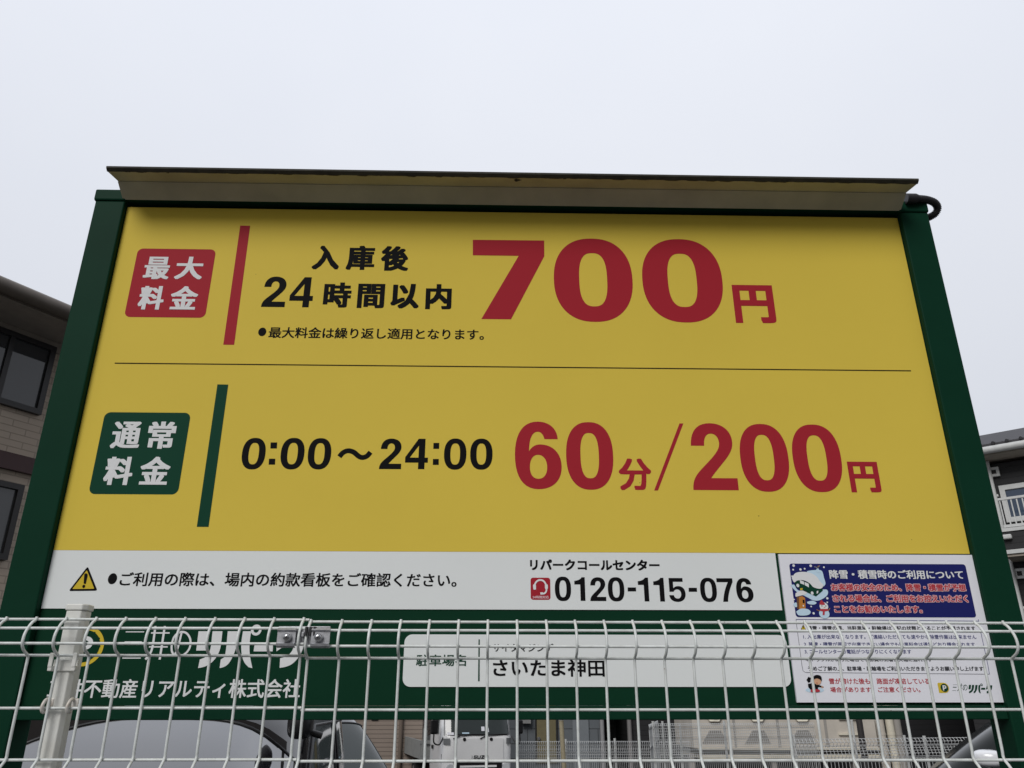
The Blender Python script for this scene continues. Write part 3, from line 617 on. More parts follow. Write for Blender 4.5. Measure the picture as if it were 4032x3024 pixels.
# post behind the mesh
px_ = S(281, 2560, F + .026).x; ptop = S(310, 2399, F + .012).z
hexp = lambda k, e=0: [(px_ + a * k, F + .026 + b_ * k) for a, b_ in ((-.0135, -.0150), (.0110, -.0150), (.0165, -.006), (.0165, .0120), (.008, .0165), (-.008, .0165), (-.0165, .0120), (-.0165, -.010))]
m = MB(); m.prism_z(hexp(1), 0, ptop - .002, M_PST); fp = m.build('fence_post', fence, bevel=.0015)
m = MB(); m.prism_z(hexp(1.14), ptop - .0016, ptop + .009, M_PST); m.build('post_cap', fp, bevel=.002)
b4 = S(255, 2588, F).z; m = MB()
m.box((px_ - .017, F + .0075, b4 - .022), (px_ + .025, F + .011, b4 - .003), M_PST, .0015)
for sx in (-1, 1):
    xx = px_ + .004 + sx * .0195; m.box((xx - .0035, F - .0045, b4 - .022), (xx + .0035, F + .0075, b4 - .014), M_PST, .0012); m.box((xx - .0035, F - .0055, b4 - .016), (xx + .0035, F - .0025, b4 + .007), M_PST, .0012)
m.build('bracket', fp)
b5 = S(230, 2790, F).z
for sx in (-1, 1):
    xx = px_ + .007 + sx * .0205; m = MB()
    m.tube([tuple(p) for p in spl([(xx, F + .014, b5 + .013), (xx, F + .006, b5 + .0145), (xx, F - .002, b5 + .010), (xx - .001, F - .0045, b5 + .001), (xx, F - .001, b5 - .005), (xx, F + .006, b5 - .005)], 5)], .0028, M_RST, 8)
    m.box((xx - .002, F + .010, b5 + .002), (xx + .009, F + .013, b5 + .0155), M_RST, .001); m.build('clip', fp)
# joint clamp between the two panels
CL = crop(1000, 2400, 400 / 1327); CY = F - .034
cl = MB(); a = S(*CL(540, 330), CY + .014); b_ = S(*CL(745, 440), CY + .014)
cl.box((a.x - .03, CY + .016, b_.z - .004), (b_.x + .03, CY + .0185, a.z + .014), M_GAL, .0006)
cl.box((a.x + .012, CY + .006, b_.z + .010), (b_.x - .012, CY + .016, a.z + .004), M_GAL, .0006)
for k in range(3): cl.box((a.x + .018 + k * .007, CY + .003, b_.z + .012), (a.x + .021 + k * .007, CY + .016, b_.z + .026), M_RUB)
clo = cl.build('joint_clamp', fence)
for q_, bc in ((((304, 230), (543, 236), (522, 498), (284, 492)), (430, 362)), (((738, 240), (975, 226), (992, 490), (742, 508)), (840, 364))):
    X0, X1, Z0, Z1 = quad_of(CL, q_, CY); m = MB(); h = Z1 - Z0
    prof = [(CY + .010, Z1), (CY + .004, Z1 - .001), (CY, Z1 - h * .13), (CY + .004, Z1 - h * .22), (CY + .004, Z0 + h * .26), (CY, Z0 + h * .20), (CY + .001, Z0 + h * .08), (CY + .010, Z0)]
    n = len(prof); m.prism_x(prof + [(y + .0022, z) for y, z in prof[::-1]], X0, X1, M_GAL); pl = m.build('plate', clo)
    m = MB(); c = S(*CL(*bc), CY)
    m.tube([(c.x, CY + .006, c.z), (c.x, CY - .0005, c.z)], .0076, M_GAL, 16)
    for k in range(5):
        pass
    dome = [(.0066, 0), (.0064, -.0018), (.0052, -.0036), (.003, -.0048), (.0004, -.0052)]; vs = []; fs = []
    for r_, y_ in dome:
        vs += [(c.x + r_ * math.cos(2 * math.pi * k / 16), CY - .0005 + y_, c.z + r_ * math.sin(2 * math.pi * k / 16)) for k in range(16)]
    for i in range(4): fs += [(i * 16 + k, (i + 1) * 16 + k, (i + 1) * 16 + (k + 1) % 16, i * 16 + (k + 1) % 16) for k in range(16)]
    m.add(vs, fs, M_BLT, True)
    for sx, sz in ((.0022, .0007), (.0007, .0022)): m.box((c.x - sx, CY - .0062, c.z - sz), (c.x + sx, CY - .0050, c.z + sz), M_RUB)
    m.build('bolt', clo)
place(fence)

# ------------------------------------------------------------------ background: buildings
class Wall:
    """a facade: local x runs along it, local -y points out of it, z is up"""
    def __init__(s, px, Y, ang):
        s.o = S(px[0], px[1], Y); s.o.z = 0; s.ang = ang
        s.x = Vector((math.cos(ang), math.sin(ang), 0)); s.n = Vector((math.sin(ang), -math.cos(ang), 0))
    def q(s, x, y, out=0.0):
        d = FW + RT * ((x - 2016) / FPX) - UP * ((y - 1512) / FPX); o = s.o + s.n * out
        p = CAM + d * ((o - CAM).dot(s.n) / d.dot(s.n)); return (p - s.o).dot(s.x), p.z
def brick_mat(name, c1, c2, mort, bw, bh, ms=.006, off=.5, rough=.8):
    m = MAT(name, c1, rough); t = m.node_tree; p = t.nodes['Principled BSDF']
    tcn = t.nodes.new('ShaderNodeTexCoord'); sp = t.nodes.new('ShaderNodeSeparateXYZ'); cb = t.nodes.new('ShaderNodeCombineXYZ'); b = t.nodes.new('ShaderNodeTexBrick')
    t.links.new(tcn.outputs['Object'], sp.inputs[0]); t.links.new(sp.outputs['X'], cb.inputs['X']); t.links.new(sp.outputs['Z'], cb.inputs['Y']); t.links.new(cb.outputs[0], b.inputs['Vector'])
    b.inputs['Color1'].default_value = (*c1, 1); b.inputs['Color2'].default_value = (*c2, 1); b.inputs['Mortar'].default_value = (*mort, 1)
    b.inputs['Scale'].default_value = 1; b.inputs['Brick Width'].default_value = bw; b.inputs['Row Height'].default_value = bh; b.inputs['Mortar Size'].default_value = ms; b.offset = off
    n = t.nodes.new('ShaderNodeTexNoise'); n.inputs['Scale'].default_value = 1.5; n.inputs['Detail'].default_value = 5; t.links.new(tcn.outputs['Object'], n.inputs['Vector'])
    mr = t.nodes.new('ShaderNodeMapRange'); mr.inputs['To Min'].default_value = .82; mr.inputs['To Max'].default_value = 1.1; t.links.new(n.outputs['Fac'], mr.inputs['Value'])
    mm = t.nodes.new('ShaderNodeMix'); mm.data_type = 'RGBA'; mm.blend_type = 'MULTIPLY'; mm.inputs['Factor'].default_value = 1
    t.links.new(b.outputs['Color'], mm.inputs[6]); t.links.new(mr.outputs[0], mm.inputs[7]); t.links.new(mm.outputs[2], p.inputs['Base Color'])
    bp = t.nodes.new('ShaderNodeBump'); bp.inputs['Distance'].default_value = .01; bp.inputs['Strength'].default_value = .5; bp.invert = True
    t.links.new(b.outputs['Fac'], bp.inputs['Height']); t.links.new(bp.outputs['Normal'], p.inputs['Normal'])
    return m
M_SID = brick_mat('beige_tile_siding', (.54, .45, .36), (.57, .475, .38), (.40, .33, .26), .30, .074)
M_BSD = brick_mat('brown_lap_siding', (.30, .245, .205), (.315, .255, .215), (.15, .12, .10), 30, .105, .008, 0)
M_GSD = brick_mat('grey_lap_siding', (.125, .14, .155), (.135, .15, .165), (.05, .055, .06), 2.2, .42, .012, .5)
M_DRK = brick_mat('dark_siding', (.013, .013, .015), (.015, .015, .017), (.006, .006, .007), 30, .15, .012, 0, .6)
M_SOF = MAT('soffit_board', (.40, .355, .30), .8, noise=.15)
M_GUT = MAT('brown_gutter', (.15, .125, .10), .45, noise=.2)
M_TILE = MAT('roof_tile', (.12, .10, .09), .8, noise=.3, nscale=6)
M_DTILE = MAT('dark_roof_tile', (.05, .048, .055), .7, noise=.3, nscale=6)
M_WFR = MAT('dark_window_frame', (.016, .014, .014), .4)
M_GLS = MAT('window_glass', (.055, .058, .062), .04, spec=.6, ior=1.6)
M_GLB = MAT('blue_window_glass', (.05, .075, .12), .04, spec=.6, ior=1.7)
M_WTF = MAT('white_trim', (.62, .63, .62), .5, noise=.1)
M_BRB = MAT('dark_red_band', (.065, .030, .030), .6)

def bld(root, W):   # builder for parts placed in the facade's own coordinates
    def f(mb, name, parent=None, bevel=None):
        o = mb.build(name, parent or root, bevel=bevel); return o
    return f
# left apartment house, its front running away to the right
W = Wall((0, 1400), 6.2, R(58.5))
apt = thing('apartment_house', 'beige tiled two storey apartment house with brown gutter at left edge', 'building', W.o, W.ang); f = bld(apt, W)
zs = W.q(0, 1268)[1]; send = W.q(700, 1500)[0]; OV = .62
m = MB(); m.box((-5, 0, 0), (send, 6, zs - .12), M_SID); m.box((-5, -.02, zs - .12), (send + .02, 6, zs), M_SOF); f(m, 'wall')
m = MB(); m.box((-5.3, -OV, zs + .002), (send + OV, 6.3, zs + .05), M_SOF); f(m, 'soffit')
zg = W.q(0, 1150, OV)[1]
m = MB(); m.prism_x([(-OV - .02, zs + .05), (-OV - .02, zs + .13), (3.0, zs + 1.6), (6.3, zs + .2), (6.3, zs + .052), (3.0, zs + .3)], -5.4, send + OV + .1, M_TILE)
f(m, 'roof')
m = MB(); m.tube([(-5.4, -OV - .07, zs + .08), (send + OV + .1, -OV - .07, zs + .08)], .085, M_GUT, 12); f(m, 'gutter')
def window(f, s0, s1, z0, z1, fr, mulls, mf, mg, dep=.06, fw=.06):
    m = MB(); m.box((s0, -dep, z0), (s1, -.002, z0 + fw), mf); m.box((s0, -dep, z1 - fw), (s1, -.002, z1), mf); m.box((s0, -dep, z0 + fw), (s0 + fw, -.002, z1 - fw), mf); m.box((s1 - fw, -dep, z0 + fw), (s1, -.002, z1 - fw), mf)
    for mu in mulls: m.box((mu - fw * .45, -dep + .006, z0 + fw), (mu + fw * .45, -.003, z1 - fw), mf)
    o = f(m, 'window'); m = MB(); m.box((s0 + fw, -dep * .45, z0 + fw), (s1 - fw, -.004, z1 - fw), mg); m.build('pane', o); return o
s1 = (W.q(212, 1376)[0] + W.q(152, 1638)[0]) / 2; z1 = W.q(100, 1330)[1]; z0 = W.q(152, 1638)[1]; mu = W.q(12, 1450)[0]
window(f, s1 - 1.75, s1, z0, z1, 0, [mu], M_WFR, M_GLS)
zb1 = W.q(60, 1792)[1]; zb0 = W.q(60, 1858)[1]; m = MB(); m.box((-5, -.06, zb0), (send + .06, -.002, zb1), M_BRB); f(m, 'band')
m = MB(); m.box((-5, -.05, zb0 - .13), (s1 - .36, -.002, zb0 - .003), M_WFR); f(m, 'dark_strip')  # dark strip between the band and the lower window
s1b = (W.q(83, 1920)[0] + W.q(20, 2208)[0]) / 2; z0b = W.q(20, 2208)[1]
window(f, s1b - 1.75, s1b, z0b, zb0 - .132, 0, [s1b - .85], M_WFR, M_GLS)

# right apartment block, dark with white balcony trim
G = crop(3700, 1600, 332 / 688)
W = Wall((3900, 1990), 19.5, R(-42))
apr = thing('apartment_block', 'dark apartment block with white window and balcony rail at right edge', 'building', W.o, W.ang); f = bld(apr, W)
zs = W.q(*G(400, 480))[1]; sl = W.q(*G(330, 900))[0] - 1.2
m = MB(); m.box((sl, 0, 0), (9, 8, zs), M_DRK); f(m, 'wall')
OV = .7; zt = W.q(*G(400, 392), OV)[1]
m = MB(); m.box((sl - .6, -OV, zt - .02), (9.6, 8.6, zt + .10), M_SOF); f(m, 'soffit')
m = MB(); m.prism_x([(-OV - .1, zt + .16), (-OV - .1, zt + .27), (3.5, zt + 1.75), (8.7, zt + .4), (8.7, zt + .14), (3.5, zt + .5)], sl - .7, 9.7, M_DTILE)
for k in range(30): m.tube([(sl - .6 + k * .33, -OV - .16, zt + .26), (sl - .6 + k * .33, 1.0, zt + .26 + 1.1 * .37)], .045, M_DTILE, 6)
f(m, 'roof')
m = MB(); m.tube([(sl - .7, -OV - .1, zt + .10), (9.7, -OV - .1, zt + .10)], .10, M_WTF, 10); f(m, 'gutter')
a = W.q(*G(475, 655)); b_ = W.q(*G(560, 950)); a0 = (a[0] + b_[0]) / 2
window(f, a0, a0 + 1.75, b_[1], a[1], 0, [a0 + .88], M_WTF, M_GLB, .08, .13)
def vent(x, y):
    s_, z_ = W.q(*G(x, y)); m = MB(); m.box((s_ - .13, -.1, z_ - .13), (s_ + .13, -.002, z_ - .06), M_WTF); m.box((s_ - .13, -.1, z_ + .06), (s_ + .13, -.002, z_ + .13), M_WTF); m.box((s_ - .13, -.1, z_ - .06), (s_ - .06, -.002, z_ + .06), M_WTF); m.box((s_ + .06, -.1, z_ - .06), (s_ + .13, -.002, z_ + .06), M_WTF); m.box((s_ - .06, -.03, z_ - .06), (s_ + .06, -.003, z_ + .06), M_WFR); f(m, 'vent')
vent(447, 540); vent(657, 1367)
BO = 1.0; r0 = W.q(*G(470, 762), BO); r1 = W.q(*G(530, 985), BO); rs0 = (r0[0] + r1[0]) / 2
m = MB(); m.box((rs0, -BO - .03, r0[1] - .03), (rs0 + 6, -BO + .03, r0[1] + .03), M_WTF); m.box((rs0, -BO - .03, r1[1] - .02), (rs0 + 6, -BO + .03, r1[1] + .05), M_WTF)
for k in range(46): m.box((rs0 + .02 + k * .13, -BO - .012, r1[1] + .05), (rs0 + .05 + k * .13, -BO + .012, r0[1] - .03), M_WTF)
f(m, 'balcony_rail')
z3 = W.q(*G(560, 1005), BO)[1]; m = MB(); m.box((rs0 - .1, -BO - .06, z3 - .62), (rs0 + 6, -.002, z3 - .06), M_DRK); m.box((rs0 - .12, -BO - .09, z3 - .058), (rs0 + 6, -.003, z3 + .03), M_WTF); f(m, 'balcony')
z4 = W.q(*G(600, 1188), BO)[1]; m = MB(); m.box((rs0 - .14, -BO - .1, z4 - .05), (rs0 + 6, -.003, z4 + .05), M_WTF); m.box((rs0 - .12, -BO - .05, z4 - .12), (rs0 + 6, -.004, z4 - .052), M_SOF); f(m, 'eave_trim')
s_ = W.q(*G(447, 700))[0]; m = MB(); m.tube([(s_, -.12, 0), (s_, -.12, zt - .05)], .06, M_WTF, 10)
for k in range(5): m.box((s_ - .09, -.13, 1.3 + k * 1.5), (s_ + .09, -.002, 1.36 + k * 1.5), M_WTF)
f(m, 'downpipe')
s_, z_ = W.q(*G(556, 1075), BO); m = MB(); m.box((s_ - .12, -BO - .2, z_ - .05), (s_ + .12, -BO - .06, z_ + .07), M_WTF, .03); f(m, 'lamp')

# houses seen below the sign, facing the car park
def flat(mb, K, x0, y0, x1, y1, Y, d, mat):     # a box whose front covers a photo rectangle at depth Y
    a = S(*K(x0, y0), Y); b_ = S(*K(x1, y1), Y); mb.box((a.x, Y, b_.z), (b_.x, Y + d, a.z), mat)
def ground_box(mb, xa, xb, Y, d, ztop, mat): mb.box((xa, Y, 0), (xb, Y + d, ztop), mat)
YH = 21.0
xa = S(*K2(205, 400), YH).x; xm = S(*K2(830, 400), YH).x
hs_ = thing('sided_house', 'brown lap sided house behind the white truck, with a downpipe', 'house', ((xa + xm) / 2, YH, 0))
m = MB(); ground_box(m, xa - 2.5, xm, YH, 6, 4.6, M_BSD); m.build('wall', hs_)
m = MB(); x = S(*K2(568, 400), YH).x; m.tube([(x, YH - .07, 0), (x, YH - .07, 4.5)], .05, MAT('brown_pipe', (.16, .125, .10), .5), 8); m.build('downpipe', hs_)
m = MB(); flat(m, K2, 205, 150, 278, 275, YH - .03, .025, M_WFR); m.build('window', hs_)
m = MB(); m.prism_x([(YH - .5, 4.6), (YH - .5, 4.75), (YH + 3, 6.0), (YH + 6.5, 4.75), (YH + 6.5, 4.6)], xa - 3, xm + .1, M_TILE); m.build('roof', hs_)
place(hs_)
YG = 25.0
xa = S(*K2(1990, 400), YG).x - 5.0; xb = S(*K3(985, 400), YG).x; xd = S(*K3(1335, 400), YG).x
gb = thing('grey_house', 'blue grey sided house with a tan door and an open dark garage', 'house', ((xa + xb) / 2, YG, 0))
m = MB(); ground_box(m, xa, xb, YG, 6, 4.8, M_GSD); m.build('wall', gb)
M_TAN = MAT('tan_door', (.17, .145, .075), .5, noise=.15)
m = MB(); a = S(*K3(198, 150), YG); b_ = S(*K3(440, 530), YG); m.box((a.x, YG - .05, 0.3), (b_.x, YG - .002, 2.5), M_TAN); dr = m.build('door', gb)
m = MB(); c = S(*K3(225, 498), YG - .06); m.tube([(c.x, YG - .052, c.z), (c.x, YG - .12, c.z)], .05, M_BLT, 10); m.build('handle', dr)
m = MB(); a = S(*K3(190, 150), YG); m.box((a.x - .03, YG - .07, 0.3), (a.x, YG - .003, 2.55), M_WFR); a = S(*K3(442, 150), YG); m.box((a.x + .002, YG - .07, 0.3), (a.x + .03, YG - .003, 2.55), M_WFR); m.build('door_frame', gb)
m = MB(); a = S(*K3(640, 195), YG); m.box((a.x, YG - .06, 0), (a.x + .5, YG - .002, 4.7), MAT('pale_grey_panel', (.19, .21, .23), .6, noise=.1)); m.build('corner_panel', gb)
m = MB(); flat(m, K3, 10, 190, 128, 312, YG - .25, .24, MAT('meter_box', (.26, .26, .26), .6, noise=.15)); m.build('meter_box', gb)
m = MB(); x = S(*K3(986, 300), YG).x; m.tube([(x + .05, YG - .1, 0), (x + .05, YG - .1, 4.8)], .07, MAT('grey_pipe', (.30, .30, .31), .5), 8); m.build('downpipe', gb)
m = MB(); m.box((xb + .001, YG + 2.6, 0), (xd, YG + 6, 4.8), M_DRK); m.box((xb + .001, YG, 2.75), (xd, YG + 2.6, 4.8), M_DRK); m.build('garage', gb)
m = MB(); m.prism_x([(YG - .5, 4.8), (YG - .5, 4.95), (YG + 3, 6.2), (YG + 6.5, 4.95), (YG + 6.5, 4.8)], xa - .3, xd + .1, M_DTILE); m.build('roof', gb)
place(gb)
xe = S(*K5(1950, 300), YG).x
db = thing('black_house', 'black sided house with a grey downpipe behind the beige container', 'house', ((xd + xe) / 2, YG, 0))
m = MB(); ground_box(m, xd + .002, xe, YG + .2, 6, 4.6, M_DRK); m.build('wall', db)
m = MB(); x = S(*K3(1318, 300), YG).x; m.tube([(x + .1, YG + .1, 0), (x + .1, YG + .1, 4.6)], .075, MAT('downpipe_grey', (.22, .21, .21), .5), 8); m.build('downpipe', db)
m = MB(); a = S(*K5(1120, 214), YG); m.box((S(*K5(850, 214), YG).x, YG + .14, a.z - .02), (xe, YG + .198, a.z + .03), MAT('grey_ledge', (.16, .15, .145), .7)); m.build('ledge', db)
m = MB(); m.prism_x([(YG - .3, 4.6), (YG - .3, 4.75), (YG + 3.2, 5.9), (YG + 6.7, 4.75), (YG + 6.7, 4.6)], xd + .2, xe + .3, M_DTILE); m.build('roof', db)
place(db)

# beige container behind the fences
YC_ = 21.0
M_BEI = MAT('beige_container_paint', (.62, .57, .50), .7, noise=.18, nscale=2.2)
M_CRM = MAT('cream_paint_and_facet_light', (.74, .69, .57), .7, noise=.2, nscale=3)  # also the painted-in light on the upper rib facets
M_GRYB = MAT('grey_paint_and_facet_shade', (.36, .34, .315), .8, noise=.15, nscale=3)  # also the painted-in shade on the lower rib facets
a = S(*K4(70, 200), YC_); b_ = S(*K4(2160, 615), YC_); b_.x = S(*K5(368, 400), YC_).x
ct = thing('container', 'beige ribbed metal container standing behind white mesh fences', 'container', ((a.x + b_.x) / 2, YC_, 0))
m = MB(); m.box((a.x, YC_, b_.z), (b_.x, YC_ + 2.2, a.z), M_BEI)
for xx in (605, 1150, 1745):
    x = S(*K4(xx, 400), YC_).x; m.box((x - .035, YC_ - .012, b_.z), (x + .035, YC_ - .001, a.z), M_GRYB)
body = m.build('body', ct)
for k, dx in enumerate((0, 535, 1090)):
    for pts, mt, dep in (([(230 + dx, 203), (470 + dx, 203), (405 + dx, 285), (292 + dx, 285)], M_CRM, (-.10, -.10, -.004, -.004)), ([(290 + dx, 395), (425 + dx, 395), (530 + dx, 570), (200 + dx, 570)], M_GRYB, (-.10, -.10, -.004, -.004))):  # upper facets painted as lit, lower ones as shaded
        P = [S(*K4(*p), YC_) for p in pts]
        fr = [(p.x, YC_ + d, p.z) for p, d in zip(P, dep[::-1] if mt is M_CRM else dep)]; bk = [(p.x, YC_ - .001, p.z) for p in P]
        m = MB(); m.add(fr + bk, [(3, 2, 1, 0), (0, 1, 5, 4), (1, 2, 6, 5), (2, 3, 7, 6), (3, 0, 4, 7)], mt); m.build('pressed_rib', body)
m = MB(); r_ = rect_of(K4, (345, 215, 395, 255), YC_ - .12); put(m, '60', r_, YC_ - .125, M_DPR, .02); m.build('stencil_lettering', body)
m = MB(); c = S(*K4(110, 612), YC_); d = S(*K4(110, 642), YC_); m.box((a.x + .1, YC_ - .05, d.z), (b_.x, YC_ + 2.2, c.z - .004), M_CRM); c = S(*K4(110, 705), YC_); m.box((a.x + .15, YC_ - .03, c.z - .09), (b_.x, YC_ + 2.2, c.z), M_CRM); m.build('bottom_rail', ct)
for yy in (255, 447):
    m = MB(); p0 = S(*K4(1910, yy), YC_ - .05); p1 = S(*K4(2150, yy), YC_ - .05); m.box((p0.x, YC_ - .06, p0.z - .02), (p1.x, YC_ - .001, p0.z + .02), M_CRM); m.build('step_rail', ct)
for xs_ in (60, 1080, 2090):
    m = MB(); x = S(*K4(xs_, 700), YC_).x; m.box((x, YC_ + .1, 0), (x + .12, YC_ + .3, d.z - .1), M_GRYB); m.build('leg', ct)
m = MB(); place(ct)
# round columns beside the container
for i, (x0, x1, mt, lb) in enumerate(((372, 480, M_BEI, 'beige round silo column next to the container'), (505, 600, M_CRM, 'cream round column between the beige and grey columns'), (600, 690, M_GRYB, 'grey round column right of the cream column'))):
    a = S(*K5(x0, 400), YC_ + .4); b_ = S(*K5(x1, 400), YC_ + .4); r_ = (b_.x - a.x) / 2
    m = MB(); m.tube([((a.x + b_.x) / 2, YC_ + .4, 0), ((a.x + b_.x) / 2, YC_ + .4, 2.6)], r_, mt, 20)
    for zz in (.5, 1.2, 1.9): m.tube([((a.x + b_.x) / 2, YC_ + .4, zz), ((a.x + b_.x) / 2, YC_ + .4, zz + .06)], r_ * 1.05, mt, 20)
    tag(m.build('column'), lb, 'column', 'columns beside the container')

# ------------------------------------------------------------------ far fences
M_FF = MAT('far_fence_white', (.55, .56, .56), .5, noise=.1)
M_FP = MAT('far_post_white', (.55, .56, .55), .5, noise=.12)
def far_fence(name, label, x0, x1, Y, ztop, zbot, pv, bands, posts, rows, Y1=None, wr=.005):
    """curled-wire fence panel; bands = heights of the curls; posts = list of (x, top, thickness)"""
    Y1 = Y if Y1 is None else Y1; L = math.hypot(x1 - x0, Y1 - Y)
    t = thing(name, label, 'fence', (x0, Y, 0)); m = MB()
    at = lambda s_: (x0 + (x1 - x0) * s_ / L, Y + (Y1 - Y) * s_ / L)
    n = int(L / pv); prof = [(0, ztop)]
    for b_ in bands: prof += [(-.03, b_ - .02), (-.045, b_ - .045), (-.03, b_ - .07), (0, b_ - .09)]
    prof = [(0, ztop)] + [p for p in sorted(prof[1:], key=lambda p: -p[1]) if zbot < p[1] < ztop] + [(0, zbot)]
    for k in range(n + 1):
        X, YY = at(k * pv); m.tube([(X, YY + a_, b_) for a_, b_ in prof], wr, M_FF, 4, False, False)
    zs_ = set(rows)
    for b_ in bands: zs_ |= {b_ - .004, b_ - .086}
    for z_ in zs_:
        X, YY = at(L); m.tube([(x0, Y + .008, z_), (X, YY + .008, z_)], wr, M_FF, 4, False)
    m.build('wire_panel', t)
    for s_, tp, th in posts:
        X, YY = at(s_); m = MB(); m.tube([(X, YY + .05, 0), (X, YY + .05, tp)], th, M_FP, 8); m.tube([(X, YY + .05, tp + .001), (X, YY + .05, tp + .02)], th * 1.1, M_FP, 8); m.build('post', t)
    place(t); return t
Yf = 19.0
x0 = S(*K2(2010, 540), Yf).x; x1 = S(*K3(2100, 540), Yf).x; zt = S(*K3(700, 533), Yf).z; X = lambda K, x, y, Y: S(*K(x, y), Y).x
zz = lambda K, y, Y: S(*K(1100, y), Y).z
far_fence('low_mesh_fence', 'long low grey mesh fence in front of the grey house', x0, x1, Yf, zt, .12, .045, [zt, zz(K3, 628, Yf), zz(K3, 738, Yf)], [(X(K3, 566, 600, Yf) - x0, zz(K3, 518, Yf), .028), (X(K3, 1178, 600, Yf) - x0, zz(K3, 510, Yf), .028)], [zz(K3, 665, Yf), zz(K3, 700, Yf), .2])
Yf = 14.0
x0 = X(K3, 1640, 400, Yf); x1 = X(K4, 1750, 400, Yf); zt = zz(K3, 315, Yf)
far_fence('tall_mesh_fence', 'tall white tiered mesh fence in front of the beige container', x0, x1, Yf, zt, .1, .040, [zt, zz(K3, 445, Yf), zz(K3, 575, Yf), zz(K3, 705, Yf)],
          [(.03, zt + .02, .024), (X(K3, 1785, 400, Yf) - x0, zz(K3, 300, Yf), .020), (X(K3, 2015, 400, Yf) - x0, zz(K3, 332, Yf), .020), (X(K4, 560, 400, Yf) - x0, zt + .02, .022), (X(K4, 1470, 400, Yf) - x0, zz(K4, 340, Yf), .022)], [zz(K3, y, Yf) for y in (340, 375, 410, 480, 520, 550, 610, 650, 680, 740, 800)], 14.6, .0040)
far_fence('side_mesh_fence', 'white mesh fence running away behind the left end of the tall fence', x0 - .05, X(K3, 1660, 400, 18.0), Yf + .06, zt - .02, .1, .05, [zt - .02, zz(K3, 575, Yf)], [], [zz(K3, y, Yf) for y in (480, 650)], 17.5)
Yf = 8.5
x0 = X(K4, 1350, 510, Yf); x1 = X(K5, 1900, 500, Yf); zt = zz(K5, 505, Yf)
far_fence('near_mesh_fence', 'white mesh fence just left of the black car at right', x0, x1, Yf, zt, .1, .050, [zt, zz(K5, 660, Yf)], [(X(K5, 950, 600, Yf) - x0, zz(K5, 495, Yf), .016), (X(K5, 1240, 600, Yf) - x0, zt, .018), (X(K5, 225, 600, Yf) - x0, zz(K5, 290, Yf), .016), (.02, zt + .03, .012)], [zz(K5, y, Yf) for y in (550, 590, 630, 700, 740, 780)], 9.0, .0034)
def pole(name, label, K, xt, yt, xb, yb, Y, r_, mt):
    a = S(*K(xt, yt), Y); b_ = S(*K(xb, yb), Y); e = b_ + (b_ - a) * ((b_.z) / (a.z - b_.z)); m = MB(); m.tube([a, e], r_, mt, 8)
    m.tube([a - Vector((0, 0, .001)), a + Vector((0, 0, .015))], r_ * 1.15, mt, 8)
    return tag(m.build(name), label, 'pole')
pole('leaning_pole', 'slim tan pole leaning beside the low grey fence', K3, 505, 285, 535, 780, 18.4, .055, MAT('tan_pole', (.38, .33, .22), .6, noise=.2))
pole('dark_pole', 'black slanted pole in front of the beige container', K5, 150, 212, 235, 765, 10.0, .045, MAT('dark_pole_paint', (.03, .026, .026), .6))

